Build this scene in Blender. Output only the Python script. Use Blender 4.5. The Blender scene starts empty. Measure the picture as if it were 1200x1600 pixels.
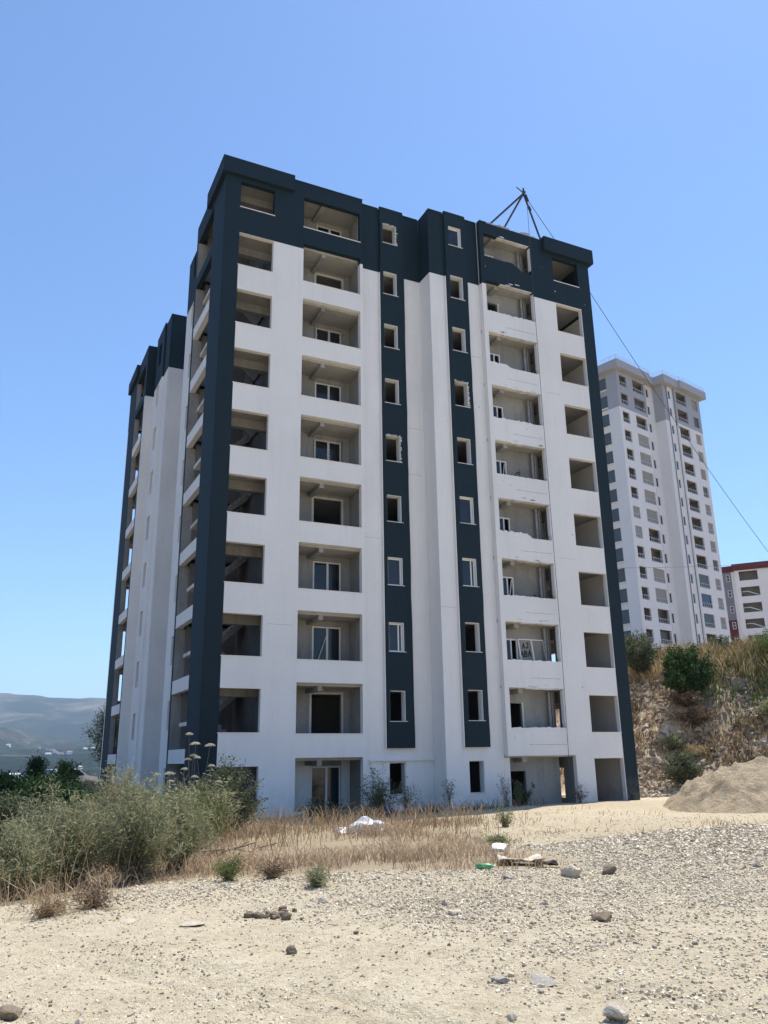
import bpy, bmesh, math, random
import numpy as np
from mathutils import Vector, Matrix

random.seed(7)
RNG = np.random.default_rng(11)
SC = bpy.context.scene
COL = SC.collection

# ------------------------------------------------------------------ camera
CAM = (-7.731, -32.496, 2.864)
YAW, PITCH, ROLL = math.radians(25.951), math.radians(16.808), math.radians(-0.845)
fwd = Vector((math.sin(YAW) * math.cos(PITCH), math.cos(YAW) * math.cos(PITCH), math.sin(PITCH)))
rgt = Vector((math.cos(YAW), -math.sin(YAW), 0))
upv = rgt.cross(fwd)
r2 = rgt * math.cos(ROLL) + upv * math.sin(ROLL)
u2 = -rgt * math.sin(ROLL) + upv * math.cos(ROLL)
cd = bpy.data.cameras.new('camera')
cam = bpy.data.objects.new('camera', cd)
COL.objects.link(cam)
m = Matrix((r2, u2, -fwd)).transposed().to_4x4()
m.translation = Vector(CAM)
cam.matrix_world = m
cd.sensor_fit = 'VERTICAL'
cd.sensor_height = 36.0
cd.sensor_width = 27.0
cd.lens = 36.0 * 1277.2 / 1600.0
cd.clip_start = 0.1
cd.clip_end = 40000
SC.camera = cam

# ------------------------------------------------------------------ sky and sun
SUN_AZ, SUN_EL = math.radians(70), math.radians(68)
world = bpy.data.worlds.new('World')
SC.world = world
world.use_nodes = True
wn = world.node_tree
wn.nodes.clear()
wo = wn.nodes.new('ShaderNodeOutputWorld')
wb = wn.nodes.new('ShaderNodeBackground')
ws = wn.nodes.new('ShaderNodeTexSky')
ws.sky_type = 'NISHITA'
ws.sun_disc = False
ws.sun_elevation = SUN_EL
ws.sun_rotation = SUN_AZ
ws.altitude = 200
ws.air_density = 1.0
ws.dust_density = 0.35
ws.ozone_density = 3.5
wb.inputs['Strength'].default_value = 0.105
wt = wn.nodes.new('ShaderNodeMix'); wt.data_type = 'RGBA'; wt.blend_type = 'MULTIPLY'   # clear deep-blue summer air over the whole sky
wt.inputs[0].default_value = 1.0; wt.inputs[7].default_value = (0.88, 1.02, 1.14, 1)
wn.links.new(ws.outputs[0], wt.inputs[6])
wn.links.new(wt.outputs[2], wb.inputs[0])
wn.links.new(wb.outputs[0], wo.inputs[0])
sd = bpy.data.lights.new('sun', 'SUN')
sd.energy = 3.7
sd.angle = math.radians(0.53)
sd.color = (1.0, 0.945, 0.85)
sun = bpy.data.objects.new('sun', sd)
COL.objects.link(sun)
sdir = Vector((math.sin(SUN_AZ) * math.cos(SUN_EL), math.cos(SUN_AZ) * math.cos(SUN_EL), math.sin(SUN_EL)))
sun.rotation_euler = sdir.to_track_quat('Z', 'Y').to_euler()
sun.location = sdir * 80

SC.view_settings.view_transform = 'Standard'
SC.view_settings.look = 'None'
SC.view_settings.exposure = 0.84
SC.view_settings.gamma = 1.0
SC.render.engine = 'CYCLES'
SC.cycles.use_denoising = True
SC.cycles.max_bounces = 7
SC.cycles.diffuse_bounces = 5
SC.cycles.transparent_max_bounces = 8
SC.cycles.volume_bounces = 0

# ------------------------------------------------------------------ helpers
def empty(name, loc=(0, 0, 0), rz=0.0):
    o = bpy.data.objects.new(name, None)
    COL.objects.link(o)
    o.location = loc
    o.rotation_euler = (0, 0, rz)
    o.empty_display_size = 0.2
    return o

def tag(o, label=None, cat=None, group=None, kind=None):
    if label: o['label'] = label
    if cat: o['category'] = cat
    if group: o['group'] = group
    if kind: o['kind'] = kind
    return o

def link(name, me, parent=None, loc=None, rot=None, scale=None):
    o = bpy.data.objects.new(name, me)
    COL.objects.link(o)
    if parent is not None: o.parent = parent
    if loc is not None: o.location = loc
    if rot is not None: o.rotation_euler = rot
    if scale is not None: o.scale = scale
    return o

def np_mesh(name, V, Q=None, T=None, mat=None, smooth=False):
    """mesh from numpy arrays: V (n,3), quads Q (m,4), tris T (k,3)"""
    me = bpy.data.meshes.new(name)
    V = np.asarray(V, np.float32).reshape(-1, 3)
    Q = np.zeros((0, 4), np.int32) if Q is None else np.asarray(Q, np.int32).reshape(-1, 4)
    T = np.zeros((0, 3), np.int32) if T is None else np.asarray(T, np.int32).reshape(-1, 3)
    me.vertices.add(len(V))
    me.vertices.foreach_set('co', V.ravel())
    nl = Q.size + T.size
    me.loops.add(nl)
    me.loops.foreach_set('vertex_index', np.concatenate([Q.ravel(), T.ravel()]))
    me.polygons.add(len(Q) + len(T))
    st = np.concatenate([np.arange(len(Q)) * 4, Q.size + np.arange(len(T)) * 3]).astype(np.int32)
    me.polygons.foreach_set('loop_start', st)
    me.polygons.foreach_set('use_smooth', np.full(len(Q) + len(T), smooth))
    me.update(calc_edges=True)
    if mat is not None: me.materials.append(mat)
    return me

class MB:
    """collects shapes and builds ONE mesh object"""
    def __init__(s): s.v = []; s.f = []
    def add(s, vs, fs):
        n = len(s.v); s.v += [tuple(v) for v in vs]; s.f += [tuple(i + n for i in f) for f in fs]; return s
    def box(s, x0, x1, y0, y1, z0, z1):
        return s.add([(x0, y0, z0), (x1, y0, z0), (x1, y1, z0), (x0, y1, z0), (x0, y0, z1), (x1, y0, z1), (x1, y1, z1), (x0, y1, z1)],
                     [(0, 3, 2, 1), (4, 5, 6, 7), (0, 1, 5, 4), (1, 2, 6, 5), (2, 3, 7, 6), (3, 0, 4, 7)])
    def bar(s, a, b, w, h=None):
        a, b = Vector(a), Vector(b); d = (b - a).normalized(); h = h or w
        u = d.cross(Vector((0, 0, 1)))
        if u.length < 1e-3: u = Vector((1, 0, 0))
        u.normalize(); w_ = u.cross(d)
        vs = []
        for p in (a, b):
            for i, j in ((-1, -1), (1, -1), (1, 1), (-1, 1)): vs.append(p + u * i * w / 2 + w_ * j * h / 2)
        return s.add(vs, [(0, 1, 2, 3), (7, 6, 5, 4), (0, 4, 5, 1), (1, 5, 6, 2), (2, 6, 7, 3), (3, 7, 4, 0)])
    def tube(s, pts, rad, n=6, cap=True):
        pts = [Vector(p) for p in pts]
        rad = rad if hasattr(rad, '__len__') else [rad] * len(pts)
        vs = []; fs = []
        for i, p in enumerate(pts):
            d = (pts[min(i + 1, len(pts) - 1)] - pts[max(i - 1, 0)]).normalized()
            u = d.cross(Vector((0.13, 0.21, 1))).normalized() if abs(d.z) < 0.97 else d.cross(Vector((1, 0.1, 0))).normalized()
            w = u.cross(d)
            for k in range(n):
                a = 2 * math.pi * k / n
                vs.append(p + (u * math.cos(a) + w * math.sin(a)) * rad[i])
        for i in range(len(pts) - 1):
            for k in range(n):
                fs.append((i * n + k, i * n + (k + 1) % n, (i + 1) * n + (k + 1) % n, (i + 1) * n + k))
        if cap:
            fs.append(tuple(range(n))[::-1]); fs.append(tuple((len(pts) - 1) * n + k for k in range(n)))
        return s.add(vs, fs)
    def prism(s, poly, axis, a, b):
        """poly: list of 2D points (other two axes in x,y,z order) extruded along axis from a to b"""
        n = len(poly)
        def p3(p, t): return {'x': (t, p[0], p[1]), 'y': (p[0], t, p[1]), 'z': (p[0], p[1], t)}[axis]
        return s.add([p3(p, a) for p in poly] + [p3(p, b) for p in poly],
                     [tuple(range(n)), tuple(range(2 * n - 1, n - 1, -1))] + [(i, i + n, (i + 1) % n + n, (i + 1) % n) for i in range(n)])
    def mesh(s, name, mat, smooth=False):
        me = bpy.data.meshes.new(name); me.from_pydata(s.v, [], s.f)
        bm = bmesh.new(); bm.from_mesh(me); bmesh.ops.recalc_face_normals(bm, faces=bm.faces); bm.to_mesh(me); bm.free()
        if smooth:
            for p in me.polygons: p.use_smooth = True
        if mat is not None: me.materials.append(mat)
        return me
    def build(s, name, mat, parent=None, smooth=False, **k):
        return link(name, s.mesh(name, mat, smooth), parent, **k)

def _hash(ix, iy, seed):
    h = (ix.astype(np.int64) * 374761393 + iy.astype(np.int64) * 668265263 + seed * 974634777) & 0x7fffffff
    h = ((h ^ (h >> 13)) * 1274126177) & 0x7fffffff
    return ((h ^ (h >> 16)) & 0xffff) / 65535.0
def vnoise(x, y, seed=0):
    x = np.asarray(x, float); y = np.asarray(y, float)
    ix, iy = np.floor(x), np.floor(y); fx, fy = x - ix, y - iy
    fx = fx * fx * (3 - 2 * fx); fy = fy * fy * (3 - 2 * fy)
    a = _hash(ix, iy, seed); b = _hash(ix + 1, iy, seed); c = _hash(ix, iy + 1, seed); d = _hash(ix + 1, iy + 1, seed)
    return (a * (1 - fx) + b * fx) * (1 - fy) + (c * (1 - fx) + d * fx) * fy
def fbm(x, y, oct=4, seed=0, gain=0.5):
    t = 0; amp = 1; n = 0
    for i in range(oct):
        t = t + amp * (vnoise(x * 2 ** i + 17.3 * i, y * 2 ** i - 9.1 * i, seed + i) * 2 - 1); n += amp; amp *= gain
    return t / n
def sstep(a, b, x):
    t = np.clip((np.asarray(x, float) - a) / (b - a), 0, 1); return t * t * (3 - 2 * t)

# ------------------------------------------------------------------ materials
def new_mat(name):
    M = bpy.data.materials.new(name); M.use_nodes = True
    nt = M.node_tree; b = nt.nodes['Principled BSDF']
    return M, nt, b
def N(nt, t, **kw):
    n = nt.nodes.new(t)
    for k, v in kw.items():
        if k in n.bl_rna.properties.keys() and k not in ('inputs',): setattr(n, k, v)
        else: n.inputs[k].default_value = v
    return n
def ramp(nt, fac, stops, interp='LINEAR'):
    r = nt.nodes.new('ShaderNodeValToRGB'); r.color_ramp.interpolation = interp
    e = r.color_ramp.elements
    while len(e) < len(stops): e.new(0.5)
    for i, (p, c) in enumerate(stops):
        e[i].position = p; e[i].color = (c, c, c, 1) if not hasattr(c, '__len__') else tuple(c) + (1,)
    nt.links.new(fac, r.inputs[0]); return r
def mixc(nt, fac, a, b, mode='MIX'):
    n = nt.nodes.new('ShaderNodeMix'); n.data_type = 'RGBA'; n.blend_type = mode
    for s, v in ((0, fac), (6, a), (7, b)):
        if hasattr(v, 'links') or isinstance(v, bpy.types.NodeSocket): nt.links.new(v, n.inputs[s])
        else: n.inputs[s].default_value = v if s == 0 else tuple(v) + (1,)
    return n.outputs[2]
def pos(nt): return nt.nodes.new('ShaderNodeNewGeometry').outputs['Position']
def objco(nt): return nt.nodes.new('ShaderNodeTexCoord').outputs['Object']
def noise(nt, co, scale, detail=4, rough=0.55, dist=0.0):
    n = N(nt, 'ShaderNodeTexNoise', Scale=scale, Detail=detail, Roughness=rough, Distortion=dist)
    nt.links.new(co, n.inputs['Vector']); return n.outputs[0]
def scaled(nt, co, s):
    n = nt.nodes.new('ShaderNodeMapping'); n.inputs['Scale'].default_value = s
    nt.links.new(co, n.inputs['Vector']); return n.outputs[0]
def bump(nt, b, h, strength, dist):
    n = N(nt, 'ShaderNodeBump', Strength=strength, Distance=dist)
    nt.links.new(h, n.inputs['Height']); nt.links.new(n.outputs[0], b.inputs['Normal']); return n

def plaster(name, col, dirt, stain=0.35, rough=0.85):
    M, nt, b = new_mat(name)
    p = pos(nt)
    n1 = noise(nt, p, 0.35, 5, 0.6)
    n2 = noise(nt, scaled(nt, p, (2.2, 2.2, 0.22)), 1.0, 5, 0.65)     # vertical rain streaks
    n3 = noise(nt, p, 9.0, 4, 0.6)
    f = N(nt, 'ShaderNodeMath', operation='MULTIPLY'); nt.links.new(ramp(nt, n1, [(0.42, 0), (0.72, 1)]).outputs[0], f.inputs[0]); f.inputs[1].default_value = stain
    c = mixc(nt, f.outputs[0], col, dirt)
    f2 = N(nt, 'ShaderNodeMath', operation='MULTIPLY'); nt.links.new(ramp(nt, n2, [(0.5, 0), (0.78, 1)]).outputs[0], f2.inputs[0]); f2.inputs[1].default_value = stain
    c = mixc(nt, f2.outputs[0], c, dirt)
    sp = nt.nodes.new('ShaderNodeSeparateXYZ'); nt.links.new(p, sp.inputs[0])
    sm = N(nt, 'ShaderNodeMapRange'); nt.links.new(sp.outputs[2], sm.inputs[0]); sm.inputs[1].default_value = 2.0; sm.inputs[2].default_value = 0.8; sm.inputs[3].default_value = 0.0; sm.inputs[4].default_value = 1.0
    ml = N(nt, 'ShaderNodeMath', operation='MULTIPLY'); nt.links.new(sm.outputs[0], ml.inputs[0]); nt.links.new(ramp(nt, noise(nt, p, 1.9, 5, 0.7), [(0.38, 0.0), (0.7, 0.55)]).outputs[0], ml.inputs[1])
    c = mixc(nt, ml.outputs[0], c, (0.34, 0.28, 0.20))
    c = mixc(nt, 0.10, c, ramp(nt, n3, [(0.3, 0.0), (0.7, 1.0)]).outputs[0], 'SOFT_LIGHT')
    nt.links.new(c, b.inputs['Base Color']); b.inputs['Roughness'].default_value = rough
    b.inputs['Specular IOR Level'].default_value = 0.3
    bump(nt, b, noise(nt, p, 22, 5, 0.65), 0.25, 0.01)
    return M

M_WHITE = plaster('white_plaster', (0.79, 0.765, 0.73), (0.62, 0.60, 0.57), 0.32)
M_DARK = plaster('dark_teal_paint', (0.008, 0.0205, 0.0285), (0.013, 0.028, 0.037), 0.5, 0.75)
M_SIDE = plaster('shade_greyed_plaster', (0.68, 0.66, 0.635), (0.52, 0.505, 0.485), 0.5)  # white plaster greyed: shade of the recessed front-facing wall put into the colour
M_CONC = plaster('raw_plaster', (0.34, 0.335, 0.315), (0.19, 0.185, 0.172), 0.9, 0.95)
M_INNER = plaster('shade_darkened_plaster', (0.20, 0.195, 0.185), (0.13, 0.125, 0.12), 0.9, 0.95)  # raw plaster darkened to paint in the shade of the deep rooms
M_SLAB = plaster('concrete_slab', (0.40, 0.39, 0.365), (0.28, 0.27, 0.25), 0.9, 0.95)
M_BRICKISH = plaster('hollow_block_wall', (0.40, 0.33, 0.27), (0.30, 0.26, 0.23), 0.8, 0.95)
M_FRAME = plaster('white_plastic_frame', (0.78, 0.78, 0.76), (0.6, 0.58, 0.55), 0.4, 0.45)
M_FOAM = plaster('chipped_render_edge', (0.70, 0.68, 0.63), (0.42, 0.40, 0.36), 0.9, 0.95)
M_TGREY = plaster('tower_grey_paint', (0.40, 0.40, 0.41), (0.34, 0.34, 0.35), 0.4)
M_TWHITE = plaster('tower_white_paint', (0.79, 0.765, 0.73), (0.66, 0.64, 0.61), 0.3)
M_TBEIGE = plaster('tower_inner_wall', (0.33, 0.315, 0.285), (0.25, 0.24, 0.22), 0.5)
M_MAROON = plaster('maroon_paint', (0.13, 0.030, 0.032), (0.10, 0.03, 0.03), 0.5)
M_RGREY = plaster('block_grey_paint', (0.22, 0.22, 0.24), (0.18, 0.18, 0.2), 0.5)

def simple(name, col, rough=0.7, metal=0.0, var=0.25, scale=6.0):
    M, nt, b = new_mat(name)
    n = noise(nt, objco(nt), scale, 4, 0.6)
    dk = tuple(c * (1 - var) for c in col); lt = tuple(min(1, c * (1 + var)) for c in col)
    r = ramp(nt, n, [(0.3, dk), (0.7, lt)])
    nt.links.new(r.outputs[0], b.inputs['Base Color'])
    b.inputs['Roughness'].default_value = rough; b.inputs['Metallic'].default_value = metal
    return M
def glass(name, col=(0.012, 0.016, 0.022)):
    M, nt, b = new_mat(name)
    n = noise(nt, objco(nt), 2.0, 2)
    r = ramp(nt, n, [(0.3, col), (0.7, tuple(c * 1.6 for c in col))])
    nt.links.new(r.outputs[0], b.inputs['Base Color'])
    b.inputs['Roughness'].default_value = 0.06
    b.inputs['IOR'].default_value = 1.5
    return M
M_GLASS = glass('dark_window_glass')
M_BLUEGLASS = glass('blue_window_glass', (0.01, 0.014, 0.045))
M_STEEL = simple('painted_steel_pole', (0.035, 0.04, 0.055), 0.5, 0.3)
M_ROPE = simple('dark_rope', (0.06, 0.06, 0.065), 0.8)
M_RAIL = simple('white_railing', (0.55, 0.55, 0.55), 0.5)
M_PIPE = simple('grey_pipe', (0.30, 0.30, 0.31), 0.6)
M_INK = simple('black_paint_strokes', (0.012, 0.012, 0.014), 0.8)
M_CRACK = simple('crack_line', (0.25, 0.24, 0.23), 0.9)
M_BARK = simple('bark', (0.09, 0.065, 0.045), 0.95)
M_DRYSTEM = simple('dry_stem', (0.24, 0.185, 0.11), 0.9)
M_TGLASS = simple('dusty_grey_glass', (0.085, 0.095, 0.095), 0.45)
M_CLOTH = simple('white_plastic_sheet', (0.72, 0.72, 0.72), 0.45)
M_BLUEBAG = simple('blue_plastic_bag', (0.02, 0.032, 0.075), 0.5)
M_GREENP = simple('green_plastic', (0.10, 0.34, 0.14), 0.35)
M_CARD = simple('faded_cardboard', (0.58, 0.52, 0.40), 0.9)
M_BLACKRAG = simple('black_rag', (0.02, 0.018, 0.018), 0.8)
M_WOOD = simple('weathered_wood', (0.20, 0.14, 0.09), 0.9, 0, 0.4, 12)
M_TYRE = simple('tyre_rubber', (0.015, 0.015, 0.015), 0.9)
M_CARPAINT = simple('white_car_paint', (0.72, 0.73, 0.74), 0.25, 0, 0.03)
M_RED = simple('red_lamp', (0.35, 0.02, 0.02), 0.3)
M_TILE = simple('red_roof_tile', (0.30, 0.12, 0.07), 0.85)

def foliage(name, c1, c2, c3, trans=0.25):
    M, nt, b = new_mat(name)
    g = nt.nodes.new('ShaderNodeNewGeometry')
    r = ramp(nt, g.outputs['Random Per Island'], [(0.0, c1), (0.5, c2), (1.0, c3)])
    n = noise(nt, pos(nt), 1.6, 3)
    c = mixc(nt, ramp(nt, n, [(0.35, 0.0), (0.65, 0.45)]).outputs[0], r.outputs[0], c1)
    nt.links.new(c, b.inputs['Base Color']); b.inputs['Roughness'].default_value = 0.7
    b.inputs['Specular IOR Level'].default_value = 0.25
    t = nt.nodes.new('ShaderNodeBsdfTranslucent'); nt.links.new(c, t.inputs[0])
    mx = nt.nodes.new('ShaderNodeMixShader'); mx.inputs[0].default_value = trans
    out = nt.nodes['Material Output']
    nt.links.new(b.outputs[0], mx.inputs[1]); nt.links.new(t.outputs[0], mx.inputs[2]); nt.links.new(mx.outputs[0], out.inputs[0])
    return M
F_SAGE = foliage('grey_green_leaves', (0.17, 0.19, 0.095), (0.30, 0.31, 0.175), (0.50, 0.47, 0.29), 0.45)
F_OLIVE = foliage('olive_leaves', (0.065, 0.085, 0.042), (0.12, 0.14, 0.078), (0.21, 0.215, 0.135), 0.3)
F_DARK = foliage('dark_green_leaves', (0.018, 0.045, 0.012), (0.040, 0.085, 0.022), (0.075, 0.125, 0.035), 0.25)
F_PINE = foliage('pine_needles', (0.014, 0.030, 0.012), (0.028, 0.052, 0.020), (0.05, 0.08, 0.03), 0.15)
F_LIME = foliage('yellow_green_leaves', (0.07, 0.11, 0.025), (0.12, 0.16, 0.045), (0.20, 0.22, 0.08), 0.3)
F_STRAW = foliage('straw', (0.24, 0.155, 0.085), (0.40, 0.285, 0.155), (0.58, 0.45, 0.27), 0.2)
F_RUST = foliage('rusty_dry_grass', (0.31, 0.205, 0.125), (0.51, 0.38, 0.24), (0.68, 0.56, 0.39), 0.25)
F_GOLD = foliage('golden_dry_grass', (0.27, 0.19, 0.09), (0.46, 0.35, 0.18), (0.62, 0.51, 0.31), 0.3)
F_BROWN = foliage('brown_scrub', (0.10, 0.066, 0.04), (0.19, 0.13, 0.08), (0.31, 0.225, 0.14), 0.2)
F_FLOWER = foliage('white_umbel', (0.62, 0.62, 0.52), (0.72, 0.72, 0.66), (0.8, 0.8, 0.76), 0.2)

# ------------------------------------------------------------------ terrain
def ground_h(x, y):
    x = np.asarray(x, float); y = np.asarray(y, float)
    h = 0.80 + 0.0125 * np.clip(-1.5 - y, 0, 40)
    # gravel bank across the right of the yard
    h = h + 0.30 * np.exp(-(((x - 8.0) - 0.4 * (y + 19)) / 5.5) ** 2 - ((y + 19.0) / 2.4) ** 2)
    h = h + 0.10 * np.exp(-((x + 1.5) / 3.0) ** 2 - ((y + 20.0) / 2.0) ** 2)
    # soil heaped against the right end of the building
    h = h + 0.10 * sstep(9, 15, x) * np.exp(-((y + 3.6) / 2.4) ** 2)
    # gentle hollow of the trash strip in front of the left wing
    h = h - 0.12 * np.exp(-((x - 5.0) / 3.2) ** 2 - ((y + 4.0) / 2.0) ** 2)
    # bank that falls away on the left
    w = sstep(-20, -9, y) * (1 - sstep(-2, 4, x))
    t = np.clip(-4.4 - x - 0.03 * (y + 8), 0, 200)
    h = h - w * (0.42 * t + 0.02 * np.minimum(t, 30) ** 1.5)
    h = h + 0.25 * sstep(6, 24, y) * (1 - sstep(-1, 1, x)) * sstep(-5.5, -2, x)
    # far edge of the terrace, dropping to the valley
    hillw = sstep(20, 32, x) * (1 - sstep(75, 150, y - 0.35 * x))
    b = np.clip(y - 33, 0, 2000)
    h = h - (1 - hillw) * np.minimum(0.5 * b, 70)
    # embankment and plateau on the right
    s = np.minimum((x - 23.0) * 0.72 + (y - 1.7) * 0.69, (x - 22.3) * 1.0)
    s = s + 1.3 * fbm(x * 0.16, y * 0.16, 3, 5)
    rise = (7.7 * sstep(-0.6, 12.5, s) + 0.115 * np.clip(s - 11, 0, 90)) * (1 - sstep(75, 150, y - 0.35 * x))
    rough = sstep(0.2, 3.5, s) * (1 - 0.75 * sstep(11, 18, s))
    h = h + np.maximum(rise, 0) + rough * (1.0 * fbm(x * 0.42, y * 0.42, 4, 21) + 0.7 * np.abs(fbm(x * 1.1, y * 1.1, 4, 33)))
    # small unevenness of the yard
    d = np.hypot(x - CAM[0], y - CAM[1])
    yard = 1 - sstep(45, 80, d)
    h = h + yard * (0.07 * fbm(x * 0.33, y * 0.33, 3, 2) + 0.032 * fbm(x * 1.9, y * 1.9, 4, 8))
    rut = np.abs((x + 5.6) * 0.94 + (y + 25.6) * 0.34 - 0.25 * np.sin(y * 0.4)); wgt = sstep(-29, -27, y) * (1 - sstep(-23.5, -21.5, y))
    for off_ in (0.0, 0.28, 1.55, 1.83): h = h - 0.035 * wgt * np.exp(-((rut - off_) / 0.07) ** 2)
    return h

def emb_s(x, y):
    return np.minimum((x - 23.0) * 0.72 + (y - 1.7) * 0.69, (x - 22.3) * 1.0)

def gravel_mask(x, y):
    x = np.asarray(x, float); y = np.asarray(y, float)
    n = fbm(x * 0.35, y * 0.35, 4, 41); n2 = fbm(x * 1.1, y * 1.1, 3, 51)
    a = sstep(-5.0, -2.6, x + 0.05 * (y + 22) + 1.3 * n + 0.5 * n2)   # left limit
    b = 1 - sstep(-17.6, -16.2, y - 0.04 * (x - 8) + 0.8 * n)         # far limit
    c = 0.30 + 0.70 * sstep(-26.0, -22.5, y + 0.10 * x + 1.8 * n)      # thinner towards the camera
    m = a * b * np.clip(c + 0.5 * sstep(0.05, 0.4, n2 + 0.5 * n), 0, 1)
    m = m * (0.45 + 0.35 * sstep(-0.25, 0.25, n2 + n) + 0.30 * sstep(1.5, 5, x) * sstep(-23.5, -20.5, y))
    left = 0.40 * np.exp(-((y + 19.3 + 0.12 * (x + 4)) / 1.3) ** 2) * sstep(-8, -5, x) * (1 - sstep(-1, 2, x))
    return np.clip(np.maximum(m, left), 0, 1)

def grass_zone(x, y):
    """dry grass strip in front of the building (0..1)"""
    n = fbm(x * 0.5, y * 0.5, 3, 61); n2 = fbm(x * 1.6, y * 1.6, 2, 62)
    xl = sstep(-4.6, -3.0, x + 0.7 * n)
    near = sstep(-0.35, 0.45, y + 0.39 * (x + 2) + 19.55 + 0.5 * n + 0.25 * n2)
    far = 1 - sstep(-7.5, -4.6, y + 0.25 * (x - 3) + 0.8 * n)
    xr = 1 - sstep(0.2, 1.7, x - 0.55 * (y + 20.7) + 1.1 * n + 0.4 * n2)
    return xl * near * far * xr

def soil_zone(x, y):
    """darker weedy soil left of the yard"""
    n = fbm(x * 0.4, y * 0.4, 3, 71)
    return (1 - sstep(-3.6, -2.0, x + 0.9 * n - 0.10 * (y + 16))) * sstep(-0.2, 0.7, y - 0.31 * (x + 7.2) + 19.4 + 0.4 * n)

def polar(rs, azs):
    A, Rr = np.meshgrid(azs, rs)
    X = CAM[0] + Rr * np.sin(A); Y = CAM[1] + Rr * np.cos(A)
    na, nr = len(azs), len(rs)
    i = np.arange(nr - 1)[:, None] * na; j = np.arange(na)[None, :]; j2 = (j + 1) % na
    Q = np.stack([i + j, i + na + j, i + na + j2, i + j2], -1).reshape(-1, 4)
    return X.ravel(), Y.ravel(), Q

def rings(*segs):
    out = []
    for a, b, n in segs: out.append(np.geomspace(a, b, n, endpoint=False))
    out.append(np.array([segs[-1][1]])); return np.concatenate(out)

azs = np.radians(np.concatenate([np.linspace(-4, 57, 520, endpoint=False), np.linspace(57, 356, 90, endpoint=False)]))
rs = rings((0.4, 3.5, 12), (3.5, 70, 300), (70, 700, 60))
gx, gy, gq = polar(rs, azs)
gz = ground_h(gx, gy)

def ground_material():
    M, nt, b = new_mat('yard_ground')
    p = pos(nt)
    at = nt.nodes.new('ShaderNodeAttribute'); at.attribute_name = 'zones'
    sep = nt.nodes.new('ShaderNodeSeparateColor'); nt.links.new(at.outputs['Color'], sep.inputs[0])
    fine = noise(nt, p, 14, 6, 0.7); mid = noise(nt, p, 1.7, 5, 0.6); big = noise(nt, p, 0.3, 4, 0.6)
    dirt = ramp(nt, mid, [(0.25, (0.57, 0.48, 0.325)), (0.55, (0.68, 0.585, 0.415)), (0.8, (0.74, 0.645, 0.475))]).outputs[0]
    crumb = noise(nt, p, 5.5, 7, 0.75, 0.3)
    dirt = mixc(nt, ramp(nt, fine, [(0.36, 0.6), (0.50, 0.0)]).outputs[0], dirt, (0.40, 0.32, 0.22))
    dirt = mixc(nt, ramp(nt, crumb, [(0.38, 0.5), (0.48, 0.0)]).outputs[0], dirt, (0.42, 0.34, 0.235))
    dirt = mixc(nt, ramp(nt, crumb, [(0.56, 0.0), (0.68, 0.6)]).outputs[0], dirt, (0.72, 0.63, 0.48))
    dirt = mixc(nt, ramp(nt, big, [(0.45, 0.0), (0.7, 0.5)]).outputs[0], dirt, (0.60, 0.52, 0.36))
    # gravel bed between the modelled stones
    v = N(nt, 'ShaderNodeTexVoronoi', Scale=26.0); nt.links.new(p, v.inputs['Vector'])
    vc = nt.nodes.new('ShaderNodeSeparateColor'); nt.links.new(v.outputs['Color'], vc.inputs[0])
    grav = ramp(nt, vc.outputs[0], [(0.0, (0.36, 0.295, 0.21)), (0.4, (0.52, 0.44, 0.325)), (1.0, (0.64, 0.555, 0.43))]).outputs[0]
    grav = mixc(nt, ramp(nt, v.outputs['Distance'], [(0.35, 0.0), (0.75, 0.7)]).outputs[0], grav, (0.42, 0.345, 0.245))
    soil = ramp(nt, fine, [(0.3, (0.30, 0.225, 0.145)), (0.7, (0.47, 0.375, 0.25))]).outputs[0]
    rock = ramp(nt, noise(nt, p, 0.9, 6, 0.7, 0.6), [(0.30, (0.16, 0.11, 0.072)), (0.44, (0.31, 0.225, 0.15)), (0.57, (0.43, 0.335, 0.235)), (0.70, (0.58, 0.52, 0.44))]).outputs[0]
    c = mixc(nt, sep.outputs[0], dirt, grav)
    c = mixc(nt, sep.outputs[1], c, soil)
    c = mixc(nt, sep.outputs[2], c, rock)
    nt.links.new(c, b.inputs['Base Color']); b.inputs['Roughness'].default_value = 0.95
    b.inputs['Specular IOR Level'].default_value = 0.15
    h = N(nt, 'ShaderNodeMath', operation='MULTIPLY_ADD')
    nt.links.new(fine, h.inputs[0]); h.inputs[1].default_value = 0.6; nt.links.new(mid, h.inputs[2])
    h2 = N(nt, 'ShaderNodeMath', operation='MULTIPLY_ADD')
    nt.links.new(noise(nt, p, 55, 3, 0.6), h2.inputs[0]); h2.inputs[1].default_value = 0.35; nt.links.new(h.outputs[0], h2.inputs[2])
    bump(nt, b, h2.outputs[0], 1.0, 0.10)
    return M
M_GROUND = ground_material()
gme = np_mesh('ground', np.stack([gx, gy, gz], -1), gq, None, M_GROUND, True)
ga = gme.color_attributes.new('zones', 'FLOAT_COLOR', 'POINT')
es = emb_s(gx, gy) + 1.3 * fbm(gx * 0.16, gy * 0.16, 3, 5)
zr = sstep(-0.8, 1.2, es) 
zg = np.clip(np.maximum(0.85 * grass_zone(gx, gy), soil_zone(gx, gy)), 0, 1)
zg = np.maximum(zg, 0.42 * sstep(-18.5, -16.5, gy) * sstep(0, 4, gx) * (1 - sstep(34, 40, gy)) * (0.7 + 0.5 * fbm(gx * 0.3, gy * 0.3, 3, 77)))
zm = gravel_mask(gx, gy) * (1 - zg) * (1 - sstep(0.2, 1.0, zr))
ga.data.foreach_set('color', np.stack([zm, zg, zr, np.ones_like(zr)], -1).astype(np.float32).ravel())
ground = link('ground', gme)
tag(ground, 'pale dusty yard of tan dirt rising to a rocky bank', kind='structure')

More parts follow.
